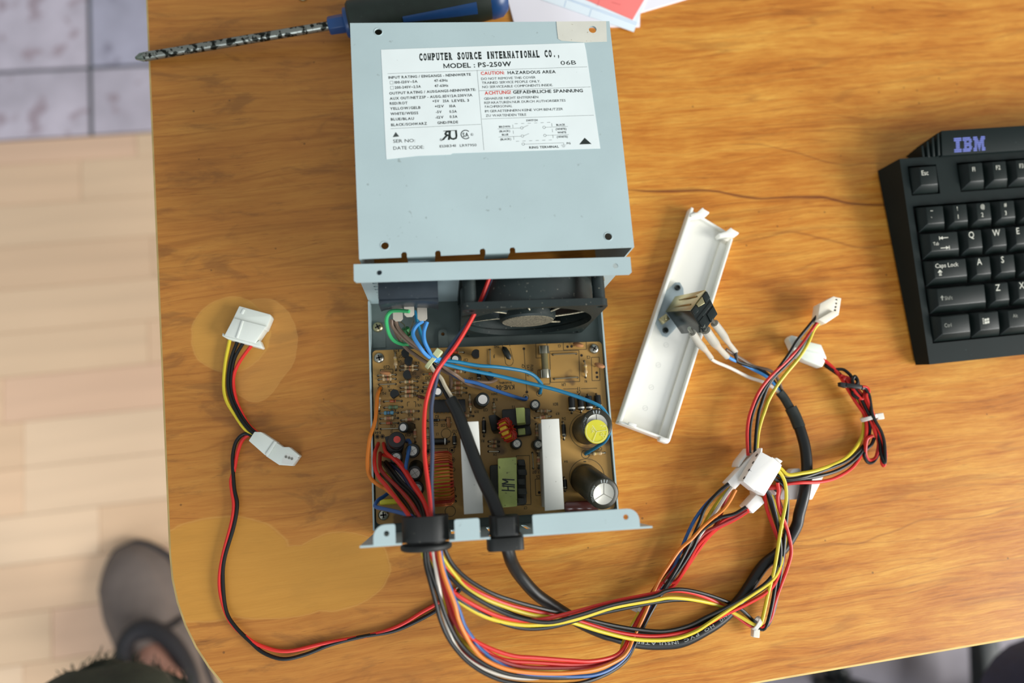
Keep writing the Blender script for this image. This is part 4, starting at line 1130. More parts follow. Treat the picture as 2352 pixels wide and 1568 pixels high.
# board print
sp = Print()
def silk(s, fn, x, y, hgt, w=None, vert=False, bold=1):
    c = fn(x, y); k = 1 / S / F * 441 * 1.0
    h = hgt * k; vs, fs, ww = text2d(s, bold)
    w = (w * k) if w else ww * h * 0.8
    e = (fn(x + 10, y - 0.4) - c).normalized()
    if vert: e = (fn(x, y + 10) - c).normalized(); d = e
    else: d = -e
    up = UP.cross(d) * h
    sp.line(s, c - d * w / 2 - up / 2, c + d * w / 2 - up / 2, h, UP, bold=bold)
for s, x, y, h in (('R29', 590, 225, 45), ('Q7', 655, 315, 40), ('Q6', 645, 400, 40), ('C20', 445, 475, 45), ('D7', 858, 568, 40), ('Q5', 910, 635, 42), ('R41', 905, 410, 40), ('R36', 480, 630, 36), ('R35', 480, 695, 36), ('J4', 478, 768, 40), ('SCR', 512, 825, 42), ('PG', 408, 868, 38),
                   ('R46', 830, 745, 36), ('R39', 850, 875, 36), ('R43', 545, 1125, 40), ('R42', 545, 1205, 36), ('C22', 540, 1360, 40), ('J3', 522, 1442, 40), ('R44', 315, 1460, 42), ('VR1', 935, 1045, 42), ('R35', 800, 1195, 40), ('IC1', 1200, 1218, 44), ('D2', 1182, 1338, 42), ('C15', 1292, 1350, 42),
                   ('L2', 1205, 1482, 34), ('D27', 1460, 1438, 40), ('R19', 1792, 1145, 42), ('C13', 1930, 1118, 44), ('R20', 1530, 905, 40), ('R18', 2072, 962, 44), ('C02', 1068, 640, 44), ('D13', 1705, 650, 42), ('C17', 1630, 370, 44), ('J1', 2060, 320, 42), ('TH2', 2095, 170, 38), ('6', 915, 965, 40)):
    silk(s, A_, x, y, h)
silk('KME-06', B_, 395, 780, 72); silk('WARNING', B_, 400, 712, 34)
for s, x, y, h in (('LF1', 1272, 737, 44), ('C1', 1210, 160, 42), ('C2', 1645, 328, 42), ('R1', 1605, 690, 38), ('BD1', 1150, 1032, 44), ('R9', 1180, 1175, 40), ('D6', 1272, 1250, 42), ('C4', 1500, 850, 44), ('T2', 520, 1075, 40), ('R10', 1000, 1185, 38), ('240V', 230, 880, 36)):
    silk(s, B_, x, y, h)
silk('FUSE', B_, 795, 490, 40, None, True); silk('5A/250V', B_, 735, 530, 40, None, True); silk('Q', B_, 665, 465, 50)
for s, x, y, h in (('C4R3', 1790, 330, 44), ('R7', 910, 675, 40), ('D7', 830, 680, 40), ('C5', 890, 750, 44), ('R4', 1305, 520, 36), ('R1', 60, 210, 44), ('C7', 700, 1215, 36), ('D11', 240, 415, 38)): silk(s, D_, x, y, h)
silk('C27', C_, 765, 120, 42)
def rect_(fn, x0, y0, x1, y1, w=0.35):
    q = [fn(x0, y0), fn(x1, y0 - (x1 - x0) * 0.03), fn(x1 + (y1 - y0) * 0.03, y1 - (x1 - x0) * 0.03), fn(x0 + (y1 - y0) * 0.03, y1)]
    for i in range(4): sp.stroke(q[i], q[(i + 1) % 4], w, UP)
rect_(B_, 1062, 238, 1500, 705); rect_(B_, 1265, 102, 1610, 220); rect_(B_, 1688, 330, 1805, 680); rect_(B_, 852, 120, 1022, 340); rect_(B_, 885, 520, 1060, 735); rect_(A_, 350, 512, 540, 572); rect_(A_, 942, 812, 1110, 868); rect_(A_, 1340, 1228, 1402, 1382)
rect_(D_, 845, 785, 940, 1030); rect_(D_, 560, 435, 760, 1170); rect_(C_, 1100, 330, 1360, 480)
for fn, x, y, r in ((C_, 1337, 100, 72), (C_, 1400, 1265, 76), (A_, 1850, 1000, 102), (D_, 1620, 60, 268), (D_, 1620, 750, 268), (B_, 705, 925, 42), (B_, 905, 870, 42), (D_, 1600, 410, 62), (C_, 306, 147, 30), (C_, 382, 144, 30), (C_, 1065, 370, 36), (C_, 1425, 350, 40), (C_, 1430, 495, 36), (C_, 1440, 640, 30), (C_, 1440, 935, 36), (A_, 350, 800, 36)):
    sp.ring(fn(x, y), r / S / F * 441, 0.32, UP)
sp.stroke(B_(675, 200), B_(720, 850), 0.35, UP); sp.stroke(B_(1265, 805), B_(1480, 800), 0.35, UP); sp.stroke(B_(1530, 800), B_(1775, 793), 0.35, UP); sp.stroke(B_(1482, 775), B_(1484, 828), 0.35, UP); sp.stroke(B_(1510, 775), B_(1512, 828), 0.35, UP)
o = [(B_(350, 160), B_(400, 400)), (B_(470, 190), B_(520, 390))]
for a, b in o: sp.stroke(a, b, 0.3, UP)
sp.ring(B_(455, 395), 60 / S / F * 441, 0.3, UP, a0=pi, a1=2 * pi, ex=(1, 0, 0)); sp.ring(B_(410, 165), 58 / S / F * 441, 0.3, UP, a0=0, a1=pi, ex=(1, 0, 0))
sp.stroke(A_(757, 1000), A_(757, 1065), 0.35, UP); sp.stroke(A_(757, 1000), A_(790, 998), 0.35, UP); sp.stroke(A_(880, 995), A_(880, 1075), 0.35, UP); sp.stroke(A_(850, 995), A_(880, 995), 0.35, UP); sp.stroke(D_(1570, 520), D_(1610, 520), 0.6, UP)
mk('board_print', sp, M['silk'], board)
for fn, x, y in ((B_, 675, 200), (B_, 720, 850), (B_, 1330, 170), (B_, 1390, 165), (B_, 1540, 300), (B_, 1768, 560), (B_, 1773, 625), (B_, 705, 925), (B_, 905, 870), (D_, 1600, 410), (C_, 306, 147), (C_, 382, 144), (C_, 1065, 370), (C_, 1425, 350), (C_, 1430, 495), (A_, 983, 838), (D_, 905, 985), (A_, 350, 800)):
    q = fn(x, y); hp.poly([q + Vector((0.9 * cos(t), 0.9 * sin(t), 0)) for t in [2 * pi * i / 10 for i in range(10)]], UP, 0, 0.03)
mk('solder_hole', hp, M['hole'], board)
# ---- wires of the power supply
LW = {'w_red': 'red wire', 'w_black': 'black wire', 'w_yellow': 'yellow wire', 'w_orange': 'orange wire', 'w_blue': 'blue wire', 'w_white': 'white wire', 'w_green': 'green wire', 'w_brown': 'dusty brown wire',
      'w_lightblue': 'light blue wire', 'w_teal': 'dusty teal-blue wire', 'w_navy': 'navy wire', 'w_darkred': 'dark red wire', 'w_slate': 'slate blue wire', 'w_cream': 'cream wire'}
def wire_(m, px, zk, r=1.12, parent=None, n=6, name='wire', seg=8):
    pts = spline(zpath(px, zk), n)
    g = G(); g.tube(pts, r, seg)
    return mk(name, g, M[m], parent or psu, LW.get(m))
def W_(m, px, z0, z1=None, r=1.12, **k):
    zk = [(0, z0), (1, z1 if z1 is not None else z0)] if not isinstance(z0, list) else z0
    return wire_(m, px, zk, r, **k)
# inside the case
W_('w_red', [(1128, 618), (1123, 640), (1102, 694), (1078, 742), (1048, 792), (1018, 831), (1000, 858), (986, 894), (977, 932), (974, 977), (975, 1025), (975, 1041), (978, 1072), (982, 1102), (987, 1141), (990, 1184), (990, 1210)], [(0, 78), (0.4, 62), (1, 71)], 0.84, name='fan_wire')
W_('w_slate', [(1136, 618), (1131, 640), (1117, 679), (1090, 721), (1036, 795), (1012, 837), (1000, 882), (991, 932), (991, 977), (993, 1025), (992, 1072), (991, 1118), (994, 1184), (994, 1210)], [(0, 77), (0.4, 60), (1, 70)], 0.8, name='fan_wire')
RZ = [(0, ZB - 0.5), (0.14, 26), (0.5, 42), (1, 70)]
for m, px in (('w_red', [(869, 1018), (861, 1041), (861, 1072), (870, 1095), (889, 1118), (912, 1148), (932, 1174), (958, 1212)]),
              ('w_red', [(881, 1018), (886, 1037), (900, 1050), (917, 1066), (934, 1090), (952, 1120), (972, 1150), (985, 1185), (992, 1212)]),
              ('w_darkred', [(873, 1040), (873, 1072), (884, 1090), (912, 1118), (939, 1148), (962, 1184), (975, 1212)]),
              ('w_red', [(880, 1044), (896, 1049), (915, 1058), (930, 1078), (947, 1106), (965, 1134), (980, 1168), (988, 1212)]),
              ('w_black', [(878, 1062), (893, 1082), (916, 1112), (940, 1134), (962, 1166), (975, 1212)]), ('w_black', [(886, 1060), (902, 1080), (922, 1106), (946, 1130), (968, 1160), (980, 1212)]),
              ('w_black', [(875, 1088), (895, 1108), (918, 1138), (940, 1168), (962, 1212)]), ('w_navy', [(893, 1064), (912, 1077), (927, 1093), (942, 1118), (960, 1146), (977, 1185), (984, 1212)]),
              ('w_yellow', [(882, 1086), (906, 1107), (924, 1130), (942, 1154), (966, 1184), (978, 1212)]), ('w_white', [(910, 1080), (928, 1105), (941, 1124), (962, 1156), (982, 1212)]),
              ('w_black', [(900, 1086), (920, 1108), (946, 1142), (972, 1176), (986, 1212)])):
    W_(m, px, RZ, 0.92)
W_('w_orange', [(874, 891), (867, 908), (865, 938), (861, 969), (851, 1000), (847, 1023), (844, 1057), (846, 1084), (855, 1102), (872, 1115), (888, 1124), (915, 1150), (950, 1195), (966, 1212)], [(0, ZB - 0.5), (0.06, 18), (0.3, 27), (0.7, 34), (1, 70)], 0.85)
W_('w_blue', [(892, 1132), (880, 1141), (870, 1147), (863, 1156), (864, 1164), (889, 1170), (919, 1177), (947, 1187), (965, 1212)], [(0, 22), (0.3, 36), (0.7, 56), (1, 70)], 0.85)
W_('w_blue', [(933, 1013), (938, 1011), (942, 1018), (940, 1030), (936, 1050), (932, 1078), (938, 1100)], [(0, ZB), (0.2, 26), (0.8, 34), (1, 30)], 0.85)
TZ = [(0, 50), (0.5, 40), (1, 42)]
W_('w_green', [(940, 715), (915, 713), (897, 716), (888, 730), (889, 749), (895, 769), (908, 784), (933, 791), (950, 780), (945, 762)], [(0, 67), (0.3, 60), (0.7, 40), (1, 28)], 0.85)
W_('w_green', [(938, 764), (928, 772), (918, 780), (912, 784), (925, 787)], [(0, 26), (1, 20)], 1.0)
W_('w_brown', [(900, 733), (902, 749), (917, 767), (940, 787), (963, 803), (984, 816), (1003, 832), (1019, 843), (1033, 856), (1036, 877), (1034, 894)], [(0, 49), (0.5, 40), (0.75, 38), (1, ZB - 0.5)], 0.92)
W_('w_brown', [(909, 737), (915, 753), (932, 773), (958, 795), (980, 812), (1000, 828), (1027, 848), (1050, 863), (1073, 880), (1105, 892)], [(0, 49), (0.5, 43), (0.75, 40), (1, ZB - 0.5)], 0.92)
W_('w_brown', [(903, 738), (908, 758), (918, 780), (934, 800), (950, 812), (970, 826), (990, 838), (1012, 848), (1040, 862), (1068, 873), (1120, 878), (1140, 872)], [(0, 48), (0.2, 36), (0.45, 37), (0.8, 26), (1, ZB - 0.5)], 0.92)
W_('w_lightblue', [(972, 737), (958, 746), (949, 761), (951, 775), (962, 793), (976, 812), (992, 824), (1004, 829)], [(0, 51), (0.5, 52), (1, 45)], 0.9)
W_('w_lightblue', [(981, 739), (974, 761), (975, 782), (983, 801), (992, 815), (1003, 822), (1016, 826)], [(0, 51), (0.4, 50), (1, 46)], 0.9)
W_('w_teal', [(952, 714), (958, 738), (966, 765), (975, 790), (990, 818), (1005, 826), (1022, 828), (1050, 831), (1096, 839), (1138, 842), (1177, 847), (1207, 853), (1226, 862), (1238, 874), (1244, 884), (1240, 903)], [(0, 40), (0.3, 44), (0.7, 34), (0.9, 22), (1, ZB - 0.5)], 0.92)
W_('w_teal', [(1000, 826), (1027, 837), (1080, 850), (1141, 862), (1192, 874), (1238, 885), (1284, 897), (1330, 912), (1363, 925), (1383, 937), (1397, 960), (1400, 990), (1390, 1012), (1374, 1024), (1345, 1042)], [(0, 45), (0.3, 38), (0.7, 40), (0.85, 36), (1, ZB - 0.5)], 0.92)
W_('w_blue', [(1002, 832), (1024, 846), (1045, 862), (1065, 873), (1096, 880), (1138, 896), (1177, 909), (1205, 917), (1209, 912)], [(0, 42), (0.5, 26), (0.9, 14), (1, ZB - 0.5)], 0.9)
# mains cable: cream and black conductors, sleeve, jacket
W_('w_cream', [(985, 832), (996, 850), (1013, 868), (1022, 886), (1037, 912), (1042, 925)], [(0, 44), (1, 50)], 1.4, name='conductor')
W_('w_black', [(988, 828), (1000, 850), (1012, 880), (1024, 905), (1036, 925)], [(0, 42), (1, 49)], 1.4, name='conductor')
cable = [(1034, 916), (1050, 946), (1065, 984), (1080, 1026), (1103, 1087), (1118, 1120), (1132, 1148), (1146, 1187), (1157, 1228), (1168, 1267), (1176, 1292), (1193, 1320), (1232, 1364), (1283, 1399), (1334, 1430), (1385, 1453), (1407, 1459), (1460, 1474), (1513, 1478), (1567, 1472), (1620, 1446), (1660, 1419), (1700, 1377), (1721, 1347), (1753, 1299), (1796, 1262), (1828, 1211), (1836, 1178), (1846, 1140), (1852, 1100), (1853, 1063), (1848, 1022), (1836, 981), (1826, 956)]
CZ = [(0, 50), (0.10, 56), (0.19, 66), (0.24, 66), (0.30, 42), (0.38, 22), (0.44, 12), (0.50, 9.5), (0.56, 7), (0.64, 4.2), (0.72, 3.8), (0.80, 5), (0.87, 13.5), (0.93, 11), (1, 8)]
cpts = spline(zpath(cable, CZ), 8)
g = G(); g.tube(cpts, 3.55, 16)
mains = mk('mains_cable', g, M['jacket'], psu, 'thick black mains cable')
g = G(); g.tube(spline([P(1816, 936, 7.5), P(1826, 956, 8), P(1836, 981, 9.5)], 6), 3.9, 16); mk('sleeve', g, M['shrink'], mains)
g = G(); g.tube(spline([P(1790, 900, 7), P(1800, 912, 7), P(1812, 932, 7.5), P(1820, 946, 8)], 6), 2.9, 14); mk('sleeve', g, M['shrink'], mains)
# lettering along the cable (upside down as seen in the picture)
def cable_text(s, px0, px1, h):
    a = min(range(len(cpts)), key=lambda i: (cpts[i] - P(*px0, cpts[i].z)).length); b = min(range(len(cpts)), key=lambda i: (cpts[i] - P(*px1, cpts[i].z)).length)
    i0, i1 = sorted((a, b)); seg_ = cpts[i0:i1 + 1]
    if a > b: seg_ = seg_[::-1]
    L = [0]
    for p, q in zip(seg_[:-1], seg_[1:]): L.append(L[-1] + (q - p).length)
    vs, fs, w = text2d(s, 1, gap=0.2)
    out = []
    for x, y in vs:
        d = x / w * L[-1]; k = 0
        while k < len(L) - 2 and L[k + 1] < d: k += 1
        t = (d - L[k]) / max(1e-6, L[k + 1] - L[k]); c = seg_[k].lerp(seg_[k + 1], t)
        T_ = (seg_[k + 1] - seg_[k]).normalized(); side = UP.cross(T_).normalized(); nn = T_.cross(side)
        an = ((y - 0.5) * h) / 3.6 - 0.25
        out.append(c + (nn * cos(an) + side * sin(an)) * 3.62)
    g = G(); g.add(out, fs); mk('lettering', g, M['print_cable'], mains, 'pale printed words on the cable')
cable_text('CHENG', (1688, 1390), (1648, 1428), 1.6); cable_text('HO', (1634, 1438), (1614, 1450), 1.6); cable_text('PVC', (1600, 1458), (1570, 1471), 1.6); cable_text('INSULATED', (1554, 1475), (1456, 1473), 1.6)
# grommets in the cable panel
gc = inb(978, 1225, 70)
def yM(x, y, z): return BS @ Matrix.Translation((x, y, z)) @ Matrix.Rotation(pi / 2, 4, 'X')     # local z -> -y
g = G()
Mg = yM(gc.x, -BD + 12, 70)
def rr(r, k=0.72): return rrect(-r, r, -r, r, r * k, 5)
g.plate(rr(12.0), [rr(8.4)], 12.5, 0, Mg, 0); g.plate(rr(9.8), [rr(8.2)], 2.0, 0, Mg, 12.4); g.lathe([(8.6, 14.3), (13.0, 14.3), (13.4, 15.2), (13.2, 16.6), (12, 17.4), (8.4, 17.6)], 30, 0, Mg, cap=False)
mk('grommet', g, M['rubber'], psu, 'large black rubber grommet', 0.5)
g = G(); xs = inb(1160, 1225, 72).x; Mg = yM(xs, -BD + 9.5, 68.5)
g.plate(rrect(-7.6, 7.6, -8.5, 8.5, 3), [circ(0, 0, 3.4, 16)], 10, 0, Mg, 0); g.plate(rrect(-6.6, 6.6, -7, 7, 2.5), [circ(0, 0, 3.4, 16)], 2, 0, Mg, 9.5); g.plate(rrect(-9.4, 9.4, -9.0, 9.0, 3), [circ(0, 0, 3.4, 16)], 6.5, 0, Mg, 11)
g.plate(rrect(-5, 5, 8, 11, 1), [], 9, 0, Mg, 0.5)
mk('strain_relief', g, M['rubber'], psu, 'black plastic strain relief', 0.7)
# output harness: upper chain, lower chain, board leads
UZ = [(0, 68), (0.14, 58), (0.34, 32), (0.47, 20), (0.58, 13), (0.75, 10), (1, 8)]
U = {'w_black': [(1018, 1240), (1024, 1267), (1043, 1300), (1079, 1333), (1130, 1362), (1181, 1380), (1232, 1394), (1283, 1406), (1334, 1418), (1410, 1436), (1473, 1446), (1527, 1449), (1580, 1437), (1620, 1418), (1660, 1399), (1706, 1374), (1748, 1348), (1772, 1325), (1786, 1300), (1796, 1262), (1802, 1225), (1800, 1190), (1790, 1150), (1776, 1118)],
     'w_red': [(1000, 1240), (1003, 1264), (1022, 1300), (1053, 1330), (1104, 1362), (1168, 1388), (1232, 1404), (1283, 1414), (1334, 1427), (1410, 1450), (1480, 1460), (1540, 1457), (1607, 1441), (1660, 1413), (1713, 1388), (1758, 1362), (1780, 1338), (1794, 1300), (1800, 1270), (1782, 1225), (1764, 1177), (1758, 1152), (1755, 1128)],
     'w_yellow': [(1006, 1240), (1012, 1272), (1058, 1336), (1100, 1368), (1155, 1391), (1219, 1411), (1270, 1418), (1321, 1431), (1385, 1451), (1461, 1468), (1540, 1468), (1593, 1452), (1633, 1427), (1672, 1401), (1726, 1366), (1769, 1336), (1788, 1310), (1799, 1270), (1803, 1230), (1790, 1190), (1776, 1150), (1768, 1126)]}
for m, px in U.items():
    dz_ = {'w_black': 2.0, 'w_red': 0.6, 'w_yellow': 2.6}[m]
    W_(m, px, [(t, z + (dz_ if 0.25 < t < 0.9 else 0)) for t, z in UZ], n=5)
W_('w_black', [(992, 1240), (997, 1277), (1015, 1302), (1058, 1343), (1117, 1381), (1181, 1411), (1232, 1424), (1283, 1425), (1334, 1424), (1410, 1444), (1476, 1455), (1530, 1454), (1585, 1443), (1628, 1421), (1668, 1396), (1716, 1374), (1752, 1352), (1774, 1330), (1790, 1300), (1797, 1265), (1790, 1225), (1777, 1180), (1768, 1150), (1762, 1126)], UZ, n=5)
LZ_ = [(0, 68), (0.12, 62), (0.3, 42), (0.45, 27), (0.55, 18), (0.64, 7), (0.69, 5), (0.8, 8), (0.9, 14), (1, 20)]
Lc = {'w_yellow': [(968, 1240), (971, 1267), (982, 1300), (997, 1333), (1028, 1361), (1079, 1397), (1130, 1421), (1193, 1434), (1244, 1434), (1283, 1430), (1334, 1418), (1410, 1394), (1500, 1378), (1540, 1372), (1593, 1377), (1647, 1389), (1687, 1408), (1726, 1431), (1742, 1436), (1750, 1425), (1764, 1363), (1780, 1299), (1793, 1217), (1803, 1165), (1806, 1140), (1804, 1112), (1797, 1093), (1786, 1078)],
      'w_red': [(984, 1240), (990, 1270), (1005, 1308), (1022, 1343), (1066, 1376), (1130, 1409), (1181, 1423), (1232, 1424), (1283, 1414), (1334, 1401), (1410, 1381), (1500, 1363), (1540, 1356), (1580, 1359), (1620, 1371), (1652, 1387), (1687, 1411), (1724, 1437), (1752, 1440), (1770, 1420), (1780, 1382), (1796, 1337), (1808, 1305), (1817, 1270), (1814, 1238), (1804, 1203), (1790, 1169), (1786, 1144), (1788, 1126), (1786, 1108)],
      'w_black': [(990, 1240), (996, 1268), (1030, 1320), (1079, 1364), (1155, 1406), (1219, 1425), (1270, 1428), (1334, 1411), (1410, 1388), (1500, 1370), (1529, 1357), (1567, 1353), (1620, 1364), (1673, 1383), (1704, 1400), (1734, 1428), (1760, 1438), (1777, 1403), (1788, 1350), (1798, 1283), (1804, 1217), (1809, 1165), (1807, 1132), (1797, 1112), (1778, 1098)]}
for m, px in Lc.items():
    dz_ = {'w_black': 2.2, 'w_red': 0.4, 'w_yellow': 1.0}[m]
    W_(m, px, [(t, z + (0 if t < 0.25 else (dz_ if t < 0.66 else (3.2 if m == 'w_yellow' else 0)))) for t, z in LZ_], n=5)
W_('w_black', [(976, 1240), (979, 1272), (988, 1300), (1004, 1328), (1040, 1364), (1091, 1400), (1155, 1431), (1206, 1443), (1257, 1441), (1308, 1429), (1372, 1410), (1500, 1384), (1567, 1377), (1620, 1382), (1657, 1394), (1700, 1418), (1734, 1438), (1756, 1443), (1770, 1403), (1782, 1337), (1793, 1270), (1787, 1208), (1777, 1163), (1770, 1140), (1758, 1120)], LZ_, n=5)
MZ = [(0, 68), (0.10, 62), (0.3, 48), (0.5, 30), (0.62, 14), (0.70, 5), (0.75, 4), (0.9, 6), (1, 14)]
# common run from the tie to the connectors, per wire
def M_(m, a, b, dz=0.0, r=1.12):
    W_(m, a + b, [(t, z + (dz if t > 0.05 else 0)) for t, z in MZ], r, n=5)
M_('w_white', [(992, 1240), (999, 1292), (1009, 1353), (1015, 1392), (1030, 1443), (1053, 1494), (1099, 1531), (1164, 1553), (1219, 1557), (1270, 1550), (1340, 1540), (1397, 1523), (1428, 1498)], [(1448, 1450), (1476, 1408), (1514, 1350), (1566, 1288), (1600, 1240), (1640, 1180), (1668, 1136), (1682, 1118)], 3)
M_('w_darkred', [(996, 1240), (1004, 1300), (1022, 1366), (1033, 1410), (1043, 1448), (1066, 1494), (1110, 1526), (1168, 1544), (1232, 1541), (1308, 1540), (1372, 1530), (1420, 1506)], [(1437, 1474), (1470, 1408), (1508, 1344), (1548, 1290), (1590, 1240), (1633, 1219), (1654, 1185), (1664, 1155), (1678, 1122)], 0)
M_('w_red', [(1002, 1240), (1010, 1300), (1038, 1384), (1058, 1435), (1084, 1466), (1130, 1490), (1181, 1506), (1232, 1510), (1308, 1516), (1359, 1518), (1408, 1508), (1431, 1490)], [(1447, 1460), (1478, 1406), (1520, 1340), (1553, 1334), (1583, 1286), (1604, 1251), (1633, 1222), (1660, 1196), (1690, 1182), (1718, 1168)], 3)
M_('w_red', [(998, 1240), (1008, 1310), (1040, 1400), (1068, 1450), (1104, 1484), (1155, 1514), (1232, 1521), (1334, 1526), (1397, 1516), (1433, 1496)], [(1444, 1466), (1474, 1407), (1518, 1356), (1545, 1347), (1572, 1310), (1599, 1270), (1620, 1241), (1647, 1214), (1687, 1193), (1720, 1172)], 1.5)
M_('w_darkred', [(994, 1240), (1006, 1300), (1030, 1390), (1052, 1440), (1090, 1484), (1140, 1512), (1200, 1530), (1300, 1533), (1380, 1526), (1428, 1502)], [(1441, 1470), (1472, 1410), (1512, 1352), (1556, 1300), (1586, 1262), (1616, 1226), (1650, 1207), (1690, 1188), (1716, 1172)], 3)
M_('w_orange', [(1004, 1240), (1016, 1310), (1043, 1384), (1053, 1422), (1068, 1456), (1089, 1490), (1117, 1516), (1168, 1537), (1232, 1545), (1308, 1545), (1372, 1536), (1423, 1513), (1443, 1492)], [(1456, 1462), (1483, 1405), (1510, 1340), (1540, 1292), (1563, 1260), (1590, 1236), (1612, 1211), (1636, 1190), (1660, 1171), (1676, 1150), (1690, 1124)], 6)
M_('w_blue', [(1008, 1240), (1020, 1310), (1053, 1397), (1066, 1435), (1084, 1463), (1104, 1490), (1142, 1519), (1181, 1539), (1232, 1550), (1334, 1553), (1385, 1544), (1423, 1522), (1448, 1494)], [(1462, 1462), (1488, 1406), (1521, 1345), (1551, 1297), (1572, 1243), (1593, 1198), (1615, 1166), (1640, 1140), (1672, 1112)], 2)
M_('w_yellow', [(988, 1240), (1000, 1310), (1045, 1443), (1063, 1471), (1104, 1505), (1168, 1529), (1232, 1537), (1334, 1538), (1397, 1526), (1424, 1500)], [(1434, 1470), (1466, 1410), (1512, 1345), (1564, 1286), (1593, 1249), (1615, 1209), (1631, 1179), (1647, 1155), (1662, 1136), (1680, 1118)], 0)
M_('w_black', [(974, 1240), (977, 1292), (987, 1333), (1001, 1384), (1012, 1425), (1034, 1472), (1074, 1519), (1126, 1552), (1181, 1568), (1257, 1572), (1334, 1568), (1397, 1545), (1436, 1517), (1453, 1490)], [(1470, 1455), (1495, 1406), (1529, 1347), (1561, 1294), (1588, 1241), (1607, 1198), (1620, 1166), (1648, 1132), (1674, 1110)], 5)
M_('w_black', [(980, 1240), (985, 1300), (1006, 1360), (1028, 1425), (1056, 1476), (1096, 1514), (1146, 1540), (1200, 1552), (1300, 1556), (1380, 1546), (1430, 1516), (1450, 1486)], [(1464, 1455), (1491, 1408), (1528, 1352), (1566, 1300), (1592, 1258), (1612, 1219), (1652, 1190), (1687, 1180), (1714, 1164)], 4)
# four wires from the joint towards the right-hand bundle
W_('w_yellow', [(1784, 1068), (1796, 1078), (1811, 1090), (1844, 1086), (1875, 1080), (1915, 1066), (1944, 1050), (1967, 1025), (1981, 998), (1984, 970), (1982, 945), (1968, 920), (1950, 893), (1930, 865), (1910, 845), (1892, 828)], [(0, 22), (0.2, 21), (0.3, 15), (0.5, 4), (1, 5)])
W_('w_black', [(1780, 1088), (1800, 1098), (1816, 1100), (1854, 1093), (1905, 1075), (1946, 1057), (1983, 1024), (1995, 998), (1994, 971), (1985, 945), (1972, 915), (1955, 890), (1925, 855), (1895, 834)], [(0, 20), (0.15, 21), (0.3, 15), (0.5, 4), (0.7, 8), (1, 5)])
W_('w_black', [(1775, 1098), (1796, 1104), (1820, 1102), (1875, 1094), (1926, 1079), (1966, 1053), (1990, 1018), (1998, 985), (1993, 958), (1978, 925), (1958, 898), (1935, 868), (1893, 838)], [(0, 18), (0.15, 21), (0.3, 14), (0.5, 4), (0.7, 9), (1, 5)])
W_('w_red', [(1750, 1122), (1768, 1121), (1787, 1119), (1807, 1111), (1838, 1108), (1885, 1106), (1922, 1096), (1958, 1073), (1981, 1038), (1989, 1002), (1990, 973), (1984, 950), (1967, 925), (1947, 893), (1928, 862), (1912, 843), (1890, 824)], [(0, 14), (0.2, 21), (0.3, 15), (0.5, 4), (0.7, 9), (1, 7)])
W_('w_red', [(1765, 1118), (1780, 1117), (1790, 1121), (1788, 1140), (1792, 1165), (1803, 1190)], [(0, 15), (1, 12)])
# thin red/black lead gathered into the bundle, with a little black plug
thin = 0.85
W_('w_red', [(1980, 888), (1991, 890), (1995, 899), (1990, 908), (1996, 925), (2004, 948), (2010, 970), (2021, 992), (2029, 1015), (2034, 1045), (2030, 1069), (2025, 1058), (2027, 1030), (2020, 1005), (2010, 985)], [(0, 15), (0.5, 10), (1, 6)], thin)
W_('w_black', [(1979, 892), (1987, 892), (1996, 908), (2000, 931), (2003, 950), (2012, 970), (2024, 992), (2031, 1018), (2033, 1058), (2029, 1060), (2023, 1040), (2021, 1015), (2012, 990)], [(0, 15), (0.5, 11), (1, 7)], thin)
W_('w_red', [(2005, 1000), (1992, 1008), (1988, 1030), (1989, 1045), (1996, 1056), (2010, 1052), (2016, 1035), (2018, 1015), (2012, 1000), (2004, 975), (1994, 952), (1976, 918), (1962, 896), (1942, 868), (1930, 862)], [(0, 8), (0.3, 4), (0.6, 10), (1, 9)], thin)
W_('w_black', [(2008, 1005), (2002, 1020), (1990, 1032), (1985, 1046), (1993, 1061), (2006, 1060), (2018, 1040), (2021, 1010), (2016, 985), (2002, 962), (1990, 940), (1976, 912), (1962, 890), (1958, 872), (1964, 864), (1970, 876), (1964, 890)], [(0, 7), (0.3, 4), (0.6, 11), (1, 13)], thin)
W_('w_black', [(1898, 838), (1910, 848), (1935, 848), (1950, 858), (1957, 866), (1968, 872), (1971, 886), (1962, 892), (1958, 905), (1972, 915)], [(0, 6), (0.5, 10), (1, 12)], thin)
W_('w_red', [(1936, 872), (1945, 866), (1960, 880), (1972, 896), (1985, 915), (1996, 940), (2006, 962)], [(0, 10), (1, 10)], thin)
W_('w_red', [(1955, 885), (1966, 903), (1980, 916), (1986, 900), (1982, 892)], [(0, 12), (1, 12)], thin)
# mains conductors to the switch
CZ2 = [(0, 16), (0.5, 6), (1, 7)]
W_('w_white', [(1634, 824), (1645, 831), (1678, 845), (1720, 866), (1755, 878), (1780, 893), (1795, 908)], CZ2, 1.3, name='conductor')
W_('w_lightblue', [(1670, 818), (1682, 825), (1703, 834), (1732, 849), (1762, 866), (1782, 886), (1795, 904)], CZ2, 1.25, name='conductor')
W_('w_brown', [(1668, 802), (1680, 810), (1703, 824), (1732, 841), (1764, 849), (1778, 858), (1789, 876), (1798, 902)], CZ2, 1.2, name='conductor')
W_('w_black', [(1690, 808), (1691, 820), (1694, 830), (1715, 838), (1738, 846), (1757, 855), (1776, 874), (1796, 903)], CZ2, 1.2, name='conductor')
